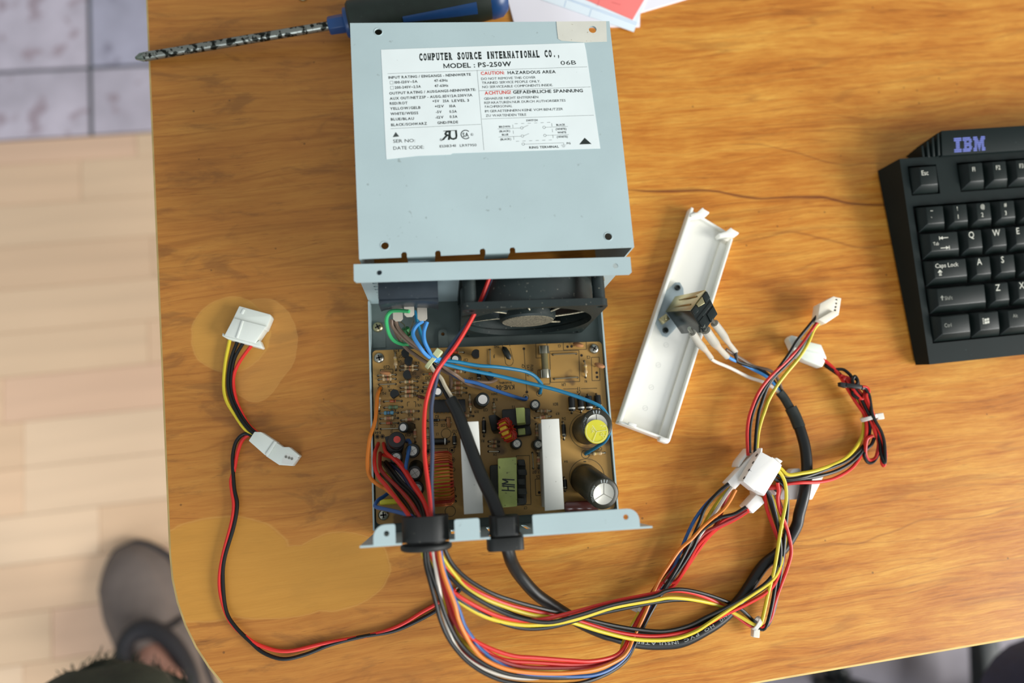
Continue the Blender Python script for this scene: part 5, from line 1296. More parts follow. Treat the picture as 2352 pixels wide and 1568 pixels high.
# small four-way connector lead
FZ_ = [(0, 13), (0.3, 15), (0.6, 13), (1, 15)]
W_('w_black', [(1886, 716), (1879, 723), (1860, 746), (1831, 782), (1812, 813), (1789, 845), (1770, 872), (1755, 893), (1738, 925), (1727, 957), (1722, 991), (1722, 1040)], FZ_, 1.05)
W_('w_red', [(1889, 728), (1881, 736), (1864, 759), (1841, 792), (1812, 824), (1785, 850), (1760, 876), (1741, 904), (1727, 937), (1719, 965), (1716, 998), (1718, 1046)], FZ_, 1.05)
W_('w_black', [(1886, 732), (1873, 746), (1856, 772), (1831, 811), (1803, 841), (1778, 866), (1762, 891), (1749, 927), (1742, 951), (1737, 991), (1734, 1040)], FZ_, 1.05)
W_('w_yellow', [(1892, 734), (1872, 753), (1856, 788), (1835, 822), (1806, 857), (1785, 885), (1766, 918), (1756, 945), (1749, 965), (1742, 994), (1738, 1036)], FZ_, 1.05)
# connectors
def polyblock(g, px, z0, z1, mi=0):
    t = [P(x, y, z1) for x, y in px]
    g.hexa([Vector((p.x, p.y, z0)) for p in t], t, mi)
def discs(g, pts, z, r, mi):
    for x, y in pts:
        c = P(x, y, z)
        g.lathe([(r, -1.2), (r, 0.03)], 14, mi, Matrix.Translation(c))
K = lambda pts: [(1640 + x / 8.25, 1010 + y / 8.25) for x, y in pts]
g = G(); polyblock(g, K([(240, 810), (395, 945), (960, 330), (830, 180)]), 9, 17); polyblock(g, K([(455, 500), (490, 400), (690, 150), (722, 185), (560, 400), (475, 522)]), 4, 15)
mk('board_connector', g, M['nylon'], psu, 'six-way white board connector under the drive plug', 0.5)
g = G(); polyblock(g, K([(595, 1255), (740, 1395), (960, 1195), (905, 1080), (800, 1035)]), 5, 15); polyblock(g, K([(1040, 960), (1105, 925), (1200, 1010), (1160, 1055)]), 3, 12)
polyblock(g, K([(780, 955), (1000, 900), (960, 1060), (790, 1045)]), 5, 14)
mk('board_connector', g, M['nylon'], psu, 'lower white board connector', 0.5)
g = G(); polyblock(g, K([(885, 220), (1090, 330), (1110, 325), (1285, 475), (1255, 560), (960, 1045), (770, 940), (770, 960), (560, 790), (556, 770)]), 18, 27)
polyblock(g, K([(1150, 350), (1190, 335), (1300, 400), (1265, 445)]), 18, 25)
polyblock(g, K([(880, 225), (895, 150), (920, 160), (915, 235)]), 20, 26)
dc = mk('drive_connector', g, M['nylon'], psu, 'four-hole white drive connector on top of the cluster', 0.4)
g = G()
fa, fb = P(*K([(885, 220)])[0], 27), P(*K([(556, 770)])[0], 27)
fn_ = UP.cross(fb - fa).normalized(); fn_ = fn_ if fn_.x < 0 else -fn_
for (x, y), r in zip(((806, 285), (738, 425), (660, 568), (570, 715)), (1.15, 0.95, 0.9, 1.0)):
    d = RM @ Vector((((1640 + x / 8.25) - W / 2) / F, -((1010 + y / 8.25) - H / 2) / F, -1.0)); o = Vector((0, 0, CAMH))
    t = (fa + fn_ * 0.15 - o).dot(fn_) / d.dot(fn_); c = o + d * t
    Mf = dirM(c - fn_ * 1.5, c); g.lathe([(r, 0), (r, 1.5)], 16, 0, Mf); g.lathe([(r * 0.5, 1.4), (r * 0.45, 1.56)], 10, 1, Mf)
mk('contact', g, [M['dark'], M['pin']], dc)
g = G(); polyblock(g, [(1813, 1093), (1893, 1093), (1866, 1147), (1788, 1147)], 0.2, 9); polyblock(g, [(1815, 1084), (1822, 1076), (1838, 1075), (1846, 1100), (1816, 1104)], 0.2, 8)
mk('drive_connector', g, M['nylon'], psu, 'white drive connector lying under the black cable', 0.7)
g = G(); polyblock(g, [(1811, 778), (1818, 769), (1831, 772), (1842, 782), (1845, 800), (1826, 812)], 2, 9); polyblock(g, [(1838, 779), (1887, 791), (1900, 822), (1889, 843), (1850, 828), (1824, 812)], 0.5, 8); polyblock(g, [(1840, 780), (1887, 791), (1895, 812), (1832, 797)], 6, 12)
mk('drive_connector', g, M['nylon2'], psu, 'white drive connector by the red and black bundle', 0.8)
g = G(); K3 = lambda pts: [(1640 + x / 5.227, 650 + y / 5.227) for x, y in pts]
polyblock(g, K3([(1245, 435), (1275, 245), (1440, 155), (1480, 190), (1440, 330)]), 8, 17); polyblock(g, K3([(1250, 435), (1440, 325), (1505, 375), (1340, 485)]), 8, 19); polyblock(g, K3([(1440, 160), (1530, 180), (1500, 370), (1430, 320)]), 8, 15.5)
fc = mk('floppy_connector', g, M['cream'], psu, 'small cream four-way connector', 0.35)
g = G()
for x, y in ((1467, 200), (1464, 243), (1458, 285), (1452, 325)):
    c = P(1640 + x / 5.227, 650 + y / 5.227, 16.8); g.box(-0.6, 0.6, -0.4, 0.4, -1.5, 0.3, 0, Matrix.Translation(c))
mk('contact', g, M['dark'], fc)
g = G(); polyblock(g, [(1930, 877), (1946, 879), (1945, 890), (1931, 886)], 13, 16.5, 1); polyblock(g, [(1945, 879), (1981, 884), (1979, 893), (1944, 888)], 13, 16.8)
mk('pin_plug', g, [M['blackplastic'], M['dark']], psu, 'tiny black two-way plug', 0.2)
# cable ties
def tie(c, z, ax_px, r, head, m='tie', sq=0.7, hw=2.2):
    C0 = P(*c, z); d = (P(*ax_px, z) - C0).normalized(); side = UP.cross(d).normalized()
    g = G(); n = 22; vs = []; fs = []
    for i in range(n):
        a = 2 * pi * i / n
        p = C0 + side * cos(a) * r + UP * sin(a) * r * sq; q = C0 + side * cos(a) * (r + 0.9) + UP * sin(a) * (r * sq + 0.9)
        vs += [p - d * 1.3, p + d * 1.3, q + d * 1.3, q - d * 1.3]
    for i in range(n):
        j = (i + 1) % n
        for k in range(4): fs.append([i * 4 + k, i * 4 + (k + 1) % 4, j * 4 + (k + 1) % 4, j * 4 + k])
    g.add(vs, fs)
    hc = P(*head[0], head[1]); u = (hc - C0); u.z = 0; u = u.normalized(); w = UP.cross(u)
    def q(x, y, zz): return hc + u * x + w * y + UP * zz
    g.hexa([q(-2.6, -hw, -2), q(2.6, -hw, -2), q(2.6, hw, -2), q(-2.6, hw, -2)], [q(-2.4, -hw + .2, 2), q(2.4, -hw + .2, 2), q(2.4, hw - .2, 2), q(-2.4, hw - .2, 2)])
    mk('cable_tie', g, M[m], psu, None, 0.3, 1)
tie((993, 829), 44, (1012, 845), 4.6, ((1005, 811), 47), 'tieold')
tie((1738, 1431), 7, (1752, 1441), 3.8, ((1735, 1453), 6))
tie((1478, 1405), 6.5, (1488, 1385), 4.2, ((1459, 1396), 6))
tie((1996, 959), 8.5, (2004, 980), 5.0, ((2019, 956), 9))

# ------------------------------------------------------------------ loose fan adapter lead on the left
ad = empty('fan_adapter_lead', P(575, 1000, 0), 'loose adapter lead with two white plugs on bare wood left of the power supply', 'cable')
def A2(m, px, z0, z1, r=1.25):
    W_(m, px, [(0, z0), (0.5, (z0 + z1) / 2 if not isinstance(z0, list) else 2), (1, z1)], r, parent=ad)
A2('w_yellow', [(530, 764), (528.5, 776), (518, 831), (514, 885), (520.5, 920), (540.6, 954), (561, 983), (580, 997), (592, 1003)], 4.5, 4.5)
A2('w_black', [(549, 770), (546, 782), (530.5, 825), (524, 871), (528, 908), (546, 951), (569, 983), (588, 999)], 4.5, 5.5)
A2('w_black', [(564, 772), (561, 783), (539, 822), (530.5, 868), (533, 906), (552, 950), (573, 981), (592, 998)], 4.5, 4.0)
A2('w_red', [(588, 776), (581, 788), (550, 831), (536, 868), (541, 914), (555, 948), (572, 977), (590, 993), (598, 1000)], 4.5, 3.0)
A2('w_red', [(594, 1004), (579, 996), (558, 1009), (546, 1037), (538, 1078), (530.5, 1103), (533, 1130), (537, 1159), (532, 1199), (512, 1275), (504, 1331), (510, 1380), (529, 1427), (562, 1460), (600, 1483), (660, 1495), (750, 1476), (860, 1456), (920, 1435), (970, 1405), (1000, 1388), (1030, 1366), (1047, 1352)], 4.0, 1.5, 1.0)
A2('w_black', [(592, 1006), (563.5, 996), (543.5, 1012), (535, 1043), (535, 1075), (538.5, 1123), (545, 1159), (537, 1209), (516, 1281), (512, 1331), (519, 1400), (540, 1438), (576, 1474), (606, 1499), (650, 1513), (700, 1503), (760, 1480), (830, 1462), (900, 1450), (950, 1430), (1005, 1400), (1040, 1372), (1060, 1350)], 4.5, 1.5, 1.0)
g = G(); g.tube([P(1047, 1352, 1.5), P(1053, 1347, 1.6)], 0.45, 6); g.tube([P(1060, 1350, 1.5), P(1067, 1343, 1.6)], 0.45, 6); mk('bare_wire_end', g, M['lead'], ad)
K7 = lambda pts: [(420 + x / 3.483, 670 + y / 3.483) for x, y in pts]
g = G(); polyblock(g, K7([(450, 112), (700, 180), (708, 200), (665, 300), (640, 310), (575, 412), (330, 352), (405, 205)]), 0.3, 8.0); polyblock(g, K7([(405, 208), (668, 275), (575, 410), (330, 350)]), 0.3, 9.2)
polyblock(g, K7([(318, 325), (335, 345), (575, 410), (615, 385), (637, 440), (625, 450), (360, 378), (312, 352)]), 0.3, 7.5); polyblock(g, K7([(468, 225), (488, 230), (440, 372), (420, 368)]), 8, 9.9); polyblock(g, K7([(478, 130), (500, 140), (480, 180), (458, 172)]), 7.5, 8.5)
mk('drive_connector', g, M['nylon2'], ad, None, 0.5)
g = G(); polyblock(g, K7([(525, 1190), (572, 1118), (625, 1120), (740, 1195), (660, 1310)]), 0.3, 8.8); polyblock(g, K7([(660, 1312), (735, 1195), (800, 1240), (850, 1240), (935, 1310), (875, 1392), (770, 1385)]), 0.3, 8.0); polyblock(g, K7([(655, 1300), (730, 1190), (750, 1200), (675, 1318)]), 0.3, 9.6)
fc = mk('drive_connector', g, M['nylon2'], ad, None, 0.5)
g = G()
polyblock(g, K7([(800, 1335), (825, 1290), (900, 1318), (925, 1330), (875, 1385), (790, 1372)]), 4, 8.05, 0)
for x, y in ((825, 1320), (850, 1328), (872, 1335)):
    c = P(420 + x / 3.483, 670 + y / 3.483, 8.2); g.lathe([(0.75, -2), (0.75, 0.2), (0.3, 0.25)], 10, 1, Matrix.Translation(c))
mk('contact', g, [M['heatsink'], M['pin']], fc)
# ------------------------------------------------------------------ drive-bay panel with the power switch
bay = empty('drive_bay_panel', P(1530, 750, 0), 'ivory white plastic drive-bay panel lying face down with a black power switch screwed to it', 'panel')
q = [P(1588, 475, 9.5), P(1688, 535, 9.5), P(1539, 1014, 9.5), P(1421, 970, 9.5)]     # rim corners
def bl(u, v, z):
    """u across (0 left..1 right), v along (0 top..1 bottom)"""
    a = q[0].lerp(q[1], u); b = q[3].lerp(q[2], u); p = a.lerp(b, v); return Vector((p.x, p.y, z))
wu = 2.0 / (q[1] - q[0]).length; wv = 2.0 / (q[3] - q[0]).length
def slab(g, u0, u1, v0, v1, z0, z1, mi=0):
    g.hexa([bl(u0, v0, z0), bl(u1, v0, z0), bl(u1, v1, z0), bl(u0, v1, z0)], [bl(u0, v0, z1), bl(u1, v0, z1), bl(u1, v1, z1), bl(u0, v1, z1)], mi)
g = G()
slab(g, 0, 1, 0, 1, 0.2, 2.4)
slab(g, 0, wu, 0, 1, 2.2, 9.5); slab(g, 1 - wu * 0.8, 1, 0.03, 1, 2.2, 9.5); slab(g, 1 - wu * 3.2, 1 - wu * 0.7, 0.06, 0.985, 2.2, 5.0)
slab(g, 0, 1, 1 - wv * 0.8, 1, 2.2, 9.5)
slab(g, 0.0, 1, -0.004, wv * 0.6, 0.2, 4.5)
mk('panel_plate', g, M['ivory'], bay, None, 0.35)
for px in ([(1586, 491), (1602, 487), (1614, 476), (1618, 480), (1630, 487), (1628, 491), (1620, 494), (1588, 499)], [(1650, 536), (1668, 531), (1679, 522), (1684, 526), (1698, 534), (1696, 538), (1688, 541), (1654, 543)]):
    g = G(); polyblock(g, px, 3, 10.5); mk('clip', g, M['ivory'], bay, None, 0.5)
g = G(); polyblock(g, [(1445, 968), (1463, 974), (1460, 982), (1443, 975)], 7, 11.5); mk('clip', g, M['ivory'], bay, None, 0.4)
g = G(); polyblock(g, [(1517, 1002), (1539, 1007), (1540, 1013), (1534, 1019), (1514, 1012)], 5, 11); mk('clip', g, M['ivory'], bay, None, 0.8)
mz = Print()
for cx, cy in ((1530, 792), (1512, 838), (1496, 889), (1482, 937)):
    mz.ring(P(cx, cy, 2.4), 1.6, 0.25, UP, n=20); mz.stroke(P(cx - 5, cy + 2, 2.4), P(cx + 4, cy - 2, 2.4), 0.22, UP)
mk('mould_mark', mz, M['mark'], bay)
# mounting bracket
g = G(); bo = [(1524, 673), (1551, 648), (1562, 648), (1570, 662), (1573, 700), (1560, 745), (1545, 762), (1533, 774), (1522, 771), (1512, 755), (1503, 733)]
t = [P(x, y, 5.4) for x, y in bo]
g.hexa([p - UP * 1.4 for p in t], t)
brk = mk('switch_bracket', g, M['bracket'], bay, 'grey-blue steel switch bracket', 0.3)
for x, y in ((1555.5, 661), (1528, 759)):
    c = P(x, y, 5.4); g = G()
    g.lathe([(2.0, 0), (2.0, 1.2), (1.5, 1.7), (1.0, 1.7), (1.0, 0.8), (0.05, 0.8)], 16, 0, Matrix.Translation(c)); mk('screw', g, M['switchblack'], brk)
sw = brk
g = G()
b4 = [(1530, 717), (1552, 682), (1590, 722), (1565, 767)]
t4 = [(1587, 713), (1622, 667), (1649, 721), (1615, 764)]
b3 = [P(*p, 9) for p in b4]; t3 = [P(*p, 42) for p in t4]
g.hexa(b3, t3, 0)
# notch blocks at the far end
e = [p.lerp(sum(t3, Vector()) / 4, 0.22) + (sum(t3, Vector()) - sum(b3, Vector())).normalized() * 1.2 for p in t3]
sbody = mk('power_switch', g, M['switchblack'], bay, 'black power switch body', 0.5)
g = G()
nrm = (t3[1] - t3[0]).cross(b3[0] - t3[0]).normalized()
if nrm.z < 0: nrm = -nrm
o = nrm * 0.6
tq = [b3[0].lerp(t3[0], 0.0), b3[1].lerp(t3[1], 0.0), t3[1], t3[0]]
g.hexa([p + nrm * 0.05 for p in tq], [p + o for p in tq])
for k in (0.3, 0.72):
    a, b = tq[0].lerp(tq[1], k), tq[3].lerp(tq[2], k); a, b = a.lerp(b, 0.25), a.lerp(b, 0.85)
    s_ = (tq[1] - tq[0]).normalized() * 0.7
    g.hexa([a - s_ + o, b - s_ + o, b + s_ + o, a + s_ + o], [a - s_ * .5 + o * 1.7, b - s_ * .5 + o * 1.7, b + s_ * .5 + o * 1.7, a + s_ * .5 + o * 1.7])
mk('metal_shell', g, M['passivated'], sbody, 'yellowish plated metal face')
ax_s = (sum(t3, Vector()) - sum(b3, Vector())).normalized()
def tp_(u, v, h): return t3[0].lerp(t3[1], u).lerp(t3[3].lerp(t3[2], u), v) + ax_s * h
g = G()
for u0, u1, v0, v1, h in ((0.02, 0.28, 0.02, 0.24, 1.2), (0.70, 0.98, 0.02, 0.30, 1.2), (0.05, 0.95, 0.40, 0.55, 0.5), (0.05, 0.36, 0.55, 0.97, 1.0), (0.52, 0.95, 0.62, 0.97, 1.0)):
    g.hexa([tp_(u0, v0, 0), tp_(u1, v0, 0), tp_(u1, v1, 0), tp_(u0, v1, 0)], [tp_(u0, v0, h), tp_(u1, v0, h), tp_(u1, v1, h), tp_(u0, v1, h)])
mk('end_block', g, M['switchblack'], sbody, None, 0.3)
g = G(); g.hexa([tp_(0.30, 0.0, 0), tp_(0.68, 0.0, 0), tp_(0.68, 0.22, 0), tp_(0.30, 0.12, 0)], [tp_(0.30, 0.0, 1.4), tp_(0.68, 0.0, 1.4), tp_(0.66, 0.26, 1.2), tp_(0.32, 0.14, 1.2)]); mk('metal_tab', g, M['passivated'], sbody, None, 0.2)
g = G(); c = P(1527, 733, 12); g.box(-2.6, 2.2, -2.0, 2.6, -4, 2.4, 0, Matrix.Translation(c) @ Matrix.Rotation(0.6, 4, 'Z')); g.lathe([(1.2, 2.2), (1.2, 3.4), (0.6, 3.6)], 12, 0, Matrix.Translation(c)); mk('rivet_tab', g, M['passivated'], sbody, None, 0.3)
# insulated push-on terminals (belong to the mains cable)
for px, w0 in (([(1590, 764), (1606, 788), (1622, 806), (1634, 822)], 2.5), ([(1621, 758), (1636, 780), (1652, 800), (1670, 819)], 3.0), ([(1641, 742), (1658, 764), (1674, 788), (1690, 808)], 2.5)):
    pts = spline([P(x, y, z) for (x, y), z in zip(px, (39, 31, 22, 15))], 6)
    g = G(); g.tube(pts, w0, 12, 0, lambda t, w=w0: w if t < 0.45 else (w * (1 - (t - 0.45) * 1.6) if t < 0.7 else w * 0.66))
    tm_ = mk('push_on_terminal', g, M['clear'], psu, 'clear sleeved push-on terminal')
    g = G(); g.tube([pts[0] - (pts[1] - pts[0]).normalized() * 5] + pts[:10], w0 * 0.55, 6); mk('metal_blade', g, M['pin'], tm_)

# ------------------------------------------------------------------ screwdriver
scr = empty('screwdriver', P(560, 98, 0), 'worn steel screwdriver with a blue collar and dark rubber grip behind the cover', 'screwdriver')
tip = P(311, 134, 3.6); shb = P(775, 56, 14.2)
AX_ = (shb - tip).normalized(); Ls = (shb - tip).length
Msd = dirM(tip, shb)
g = G(); g.lathe([(2.95, 6), (3.0, 8), (3.0, Ls + 5)], 18, 0, Msd); g.lathe([(0.3, 0), (1.2, 2.2), (2.95, 6)], 16, 1, Msd)
for k in range(4): g.hexa([Msd @ Matrix.Rotation(pi / 2 * k + pi / 4, 4, 'Z') @ Vector(p) for p in ((0.2, -.4, 0), (0.2, .4, 0), (3.1, .4, 7), (3.1, -.4, 7))], [Msd @ Matrix.Rotation(pi / 2 * k + pi / 4, 4, 'Z') @ Vector(p) for p in ((1.0, -.4, 0.2), (1.0, .4, 0.2), (3.1, .4, 4.0), (3.1, -.4, 4.0))], 1)
mk('shaft', g, [M['chrome'], M['chrometip']], scr)
g = G(); g.lathe([(5.6, Ls - 6), (6.0, Ls - 5), (6.2, Ls + 6)], 6, 0, Msd); g.lathe([(8, Ls + 5), (9.6, Ls + 5.5), (9.8, Ls + 9)], 24, 0, Msd); mk('collar', g, M['toolblue'], scr, 'blue plastic collar', 0.4)
L2 = Ls + 8
g = G(); g.lathe([(11.8, L2), (13.4, L2 + 1.5), (13.6, L2 + 10), (12.4, L2 + 22), (11.9, L2 + 34), (12.8, L2 + 50), (13.8, L2 + 70), (14.0, L2 + 86), (13.0, L2 + 96)], 28, 0, Msd)
grip = mk('grip', g, M['tooldark'], scr)
g = G(); g.lathe([(12.8, L2 + 95), (13.4, L2 + 98), (12.6, L2 + 104), (9, L2 + 108), (2, L2 + 109)], 26, 0, Msd); mk('end_cap', g, M['toolblue'], scr)
for an in (0.0, 2.1, 4.2):
    base = -1.05 + an
    def rad(h):
        pr = [(34, 11.9), (50, 12.8), (70, 13.8), (86, 14.0)]
        for (h0, r0), (h1, r1) in zip(pr[:-1], pr[1:]):
            if h <= h1: return r0 + (r1 - r0) * (h - h0) / (h1 - h0)
        return 14.0
    g = G(); vs = []; fs = []; n = 7
    for i in range(n):
        h = 36 + 50 * i / (n - 1); wd = 0.16 + 0.12 * i / (n - 1)
        for j in range(5):
            a = base + (j / 4 - 0.5) * 2 * wd; r = rad(h) + (0.5 if 0 < j < 4 else 0.1)
            vs.append((r * cos(a), r * sin(a), L2 + h))
    for i in range(n - 1):
        for j in range(4): fs.append([i * 5 + j, i * 5 + j + 1, (i + 1) * 5 + j + 1, (i + 1) * 5 + j])
    g.add(vs, fs, 0, Msd); mk('inlay', g, M['toolblue'], grip, 'blue inlay')

# ------------------------------------------------------------------ papers behind the cover
def sheet(name, px, z, t, m, label, cat):
    g = G(); t4 = [P(x, y, z + t) for x, y in px]
    g.hexa([p - UP * t for p in t4], t4); return tag(mk(name, g, M[m]), label, cat)
sheet('notepad', [(1166, -3), (1183, 60), (1470, 60), (1470, 28), (1640, -22), (1400, -160), (1120, -160)], 0.1, 1.6, 'paper', 'plain white notepad lying lowest behind the cover', 'paper')
fm_ = sheet('printed_form', [(1238, -3), (1456, 73), (1484, -3), (1530, -130), (1310, -200)], 1.9, 0.5, 'formpaper', 'pale form with blue ruled print under the pink slip', 'paper')
fp_ = Print()
for a, b in (((1300, -2), (1462, 57)), ((1296, -6), (1464, 53)), ((1300, 1), (1296, 16)), ((1358, 21), (1353, 38)), ((1312, -1), (1310, -14))): fp_.stroke(P(*a, 2.4), P(*b, 2.4), 0.35, UP)
mk('form_print', fp_, M['forminkblue'], fm_)
pk = sheet('paper_slip', [(1330, -8), (1453, 45), (1481, -3), (1520, -110), (1370, -150)], 2.5, 0.4, 'pink', 'pink-red paper slip lying on top of the pale form', 'paper')
fp_ = Print(); fp_.stroke(P(1372, 14, 2.9), P(1378, -6, 2.9), 0.3, UP); fp_.stroke(P(1405, 5, 2.9), P(1425, 11, 2.9), 0.5, UP); mk('slip_print', fp_, M['pinkline'], pk)
# loose screw at the top edge
lsw = empty('loose_screw', P(696, -6, 0), 'small brassy screw lying on the table at the top edge above the screwdriver', 'screw')
c = P(696, -7, 0.1); g = G(); g.lathe([(3.6, 0), (3.6, 0.6), (3.2, 1.6), (2.0, 2.4), (0.05, 2.7)], 18, 0, Matrix.Translation(c)); mk('head', g, M['brass'], lsw)
g = G(); Mx = dirM(c + Vector((0, 3.2, 1.6)), c + Vector((1, 14, 1.4))); g.lathe([(1.5, 0), (1.5, 9), (0.3, 11)], 12, 0, Mx); mk('thread', g, M['screw'], lsw)

# ------------------------------------------------------------------ keyboard
KA = 0.0946
ko = P(2067, 371, 24)                       # rear left corner of the top face
kf = P(2125, 838, 10)
kx = Vector((cos(KA), sin(KA), 0)); kd = Vector((sin(KA), -cos(KA), 0))      # right, and towards the user
KL = (Vector((kf.x, kf.y, 0)) - Vector((ko.x, ko.y, 0))).dot(kd)
KW = 420.0
kb = empty('keyboard', (ko + kx * KW / 2 + kd * KL / 2) * 1.0 - UP * (ko.z), 'dark charcoal computer keyboard at the right edge of the table', 'keyboard')
def kz(d): return 24 + (10 - 24) * d / KL
def KP(x, d, h=0.0): return Vector((ko.x, ko.y, 0)) + kx * x + kd * d + UP * (kz(d) + h)
def kpx(px, py, h=0.0):
    """keyboard coordinates of a picture point lying on the top face"""
    z = 18
    for _ in range(8):
        p = P(px, py, z + h); r = Vector((p.x - ko.x, p.y - ko.y, 0)); d = r.dot(kd); z = kz(d)
    return r.dot(kx), d
KZ = lambda x, y: (1980 + x / 2.658, 270 + y / 2.658)
# rows, measured from the picture: (top y, bottom y, [left edges of key cells along the bottom edge])
rows = [('F', 302, 468, [(310, 470, 'Esc'), (612, 752, 'F1'), (758, 896, 'F2'), (902, 1040, 'F3')]),
        ('N', 545, 702, [(350, 510, '`~'), (514, 654, '1!'), (658, 798, '2@'), (803, 945, '3#')]),
        ('Q', 706, 868, [(372, 598, 'Tab'), (602, 744, 'Q'), (749, 892, 'W'), (896, 1040, 'E')]),
        ('A', 872, 1032, [(394, 648, 'Caps Lock'), (652, 796, 'A'), (801, 945, 'S'), (950, 1094, 'D')]),
        ('Z', 1038, 1200, [(416, 762, 'Shift'), (767, 908, 'Z'), (912, 1054, 'X'), (1058, 1200, 'C')]),
        ('C', 1207, 1370, [(438, 668, 'Ctrl'), (672, 848, 'win'), (852, 1080, 'Alt')])]
HK = 5.2
wells = []; keys = []
for rn, y0, y1, ks in rows:
    d0 = kpx(*KZ(ks[0][0], y0))[1]; d1 = kpx(*KZ(ks[0][0], y1))[1]
    if rn == 'N': d0 = kpx(*KZ(345, 545))[1]
    for x0, x1, lab in ks:
        k0 = kpx(*KZ(x0, y1))[0]; k1 = kpx(*KZ(x1, y1 - (x1 - x0) * 0.05))[0]
        keys.append([k0, k1, d0, d1, lab, rn])
# keep every row square in keyboard coordinates and extend it to the right at the same pitch
byrow = {}
for k in keys: byrow.setdefault(k[5], []).append(k)
pitch = 18.1
ext = {'F': 'F4 F5 F6'.split(), 'N': ['4$', '5', '6', '7'], 'Q': list('RTYU'), 'A': list('FGHJ'), 'Z': list('VBNM'), 'C': ['space']}
for rn, ks in byrow.items():
    xr = ks[-1][1] + 0.8
    for lab in ext[rn]:
        w = pitch - 0.8 if lab != 'space' else 92
        ks.append([xr, xr + w, ks[0][2], ks[0][3], lab, rn]); xr += w + 0.8
# case: a wedge with wells cut out of its top plate
g = G()
drear = -3.0
cs = [(0, -2), (0, KL), (KW, KL), (KW, -2)]
wl = []
dN0 = byrow['N'][0][2] - 0.9; dC1 = byrow['C'][0][3] + 0.9
fr = byrow['F']
wl.append([(fr[0][0] - 0.9, fr[0][2] - 0.9), (fr[0][1] + 0.9, fr[0][2] - 0.9), (fr[0][1] + 0.9, fr[0][3] + 0.9), (fr[0][0] - 0.9, fr[0][3] + 0.9)])
wl.append([(fr[1][0] - 0.9, fr[1][2] - 0.9), (fr[-1][1] + 0.9, fr[1][2] - 0.9), (fr[-1][1] + 0.9, fr[1][3] + 0.9), (fr[1][0] - 0.9, fr[1][3] + 0.9)])
left = min(k[0][0] for k in byrow.values() if k[0][5] != 'F') - 0.9
xr = max(k[-1][1] for k in byrow.values()) + 0.9
wl.append([(left, dN0), (xr, dN0), (xr, dC1), (left, dC1)])
loops = [[Vector((x, d, 0)) for x, d in cs]] + [[Vector((x, d, 0)) for x, d in w] for w in wl]
flat = [p for l in loops for p in l]
tris = tessellate_polygon(loops)
n = len(flat)
vs = [KP(p.x, p.y) for p in flat] + [KP(p.x, p.y, -5.0) for p in flat[4:]]
fs = [list(t_) for t_ in tris]
k = 4
for w in wl:
    for i in range(4): fs.append([k + i, k + (i + 1) % 4, n - 4 + k + (i + 1) % 4, n - 4 + k + i])
    fs.append([n - 4 + k + i for i in range(4)]); 
    k += 4
g.add(vs, fs[:len(tris)], 0)
o_ = len(tris)
g.v = []; g.f = []; g.m = []
g.add(vs, fs, 0)
for i, f in enumerate(g.f):
    if len(f) == 4 and min(f) >= n: g.m[i] = 1
# outer walls flare slightly to the table
base = [Vector((P(2016, 392, 1.5).x, P(2016, 392, 1.5).y, 1.5)), Vector((P(2103, 838, 1.5).x, P(2103, 838, 1.5).y, 1.5))]
br = KP(KW + 4, -2); bf = KP(KW + 4, KL + 2)
bb = [base[0], base[1], Vector((bf.x, bf.y, 1.5)), Vector((br.x, br.y, 1.5))]
tt = [KP(0, -2), KP(0, KL), KP(KW, KL), KP(KW, -2)]
for i in range(4):
    g.add([bb[i], bb[(i + 1) % 4], tt[(i + 1) % 4], tt[i]], [[0, 1, 2, 3]], 0)
g.add(bb, [[0, 1, 2, 3]], 0)
mk('case', g, [M['kbcase'], M['keywell']], kb)
# rear hump with the printed logo and stepped ribs at its left end
r0 = kpx(2158, 366)[0]
def hump(x0, x1, d0, d1, h0, h1):
    g = G()
    g.hexa([KP(x0, d0, -18), KP(x1, d0, -18), KP(x1, d1, -6), KP(x0, d1, -6)], [KP(x0, d0, h0), KP(x1, d0, h0), KP(x1, d1, h1), KP(x0, d1, h1)])
    return g
dh0 = -17.5
mk('rear_hump', hump(r0, KW, dh0, -1.0, 5.5, 3.0), M['kbcase'], kb, None, 0.5)
for i in range(4):
    x = r0 - 2.6 - i * 3.1
    mk('rib', hump(x, x + 1.7, dh0 + 1.2 + i * 2.0, -1.5, 4.6 - i * 1.6, 2.4 - i * 1.0), M['kbcase'], kb, None, 0.3)
lg = Print()
def KLp(x, y):  # point on the hump top
    px, py = KZ(x, y); 
    p = P(px, py, 28.6); return p
hn = (KP(10, 0, 0) - KP(0, 0, 0)).cross(KP(0, -10, 5.5 + 2.5 * 10 / 16.5 * 0 + 1.5) - KP(0, 0, 0)).normalized()
def hp_(x, d): 
    t = (d - dh0) / (-1.0 - dh0); return KP(x, d, 5.5 + (3.0 - 5.5) * t + 0.12)
lx0 = None
a = kpx(*KZ(565, 170), 4.5); b = kpx(*KZ(755, 160), 4.5)
lx0, lx1 = a[0], b[0]; dt, db_ = kpx(*KZ(570, 125), 4.5)[1], kpx(*KZ(575, 210), 4.5)[1]
nb = 8
shapes = {'I': [[(0, 1)], [(0, 1)], [(.25, .75)], [(.25, .75)], [(.25, .75)], [(.25, .75)], [(0, 1)], [(0, 1)]],
          'B': [[(0, .82)], [(0, .95)], [(.15, .42), (.66, 1)], [(.15, .9)], [(.15, .9)], [(.15, .42), (.66, 1)], [(0, .95)], [(0, .82)]],
          'M': [[(0, .34), (.66, 1)], [(0, .4), (.6, 1)], [(.1, .46), (.54, .9)], [(.1, .9)], [(.1, .3), (.34, .66), (.7, .9)], [(.1, .3), (.38, .62), (.7, .9)], [(0, .3), (.42, .58), (.7, 1)], [(0, .3), (.46, .54), (.7, 1)]]}
tot = lx1 - lx0
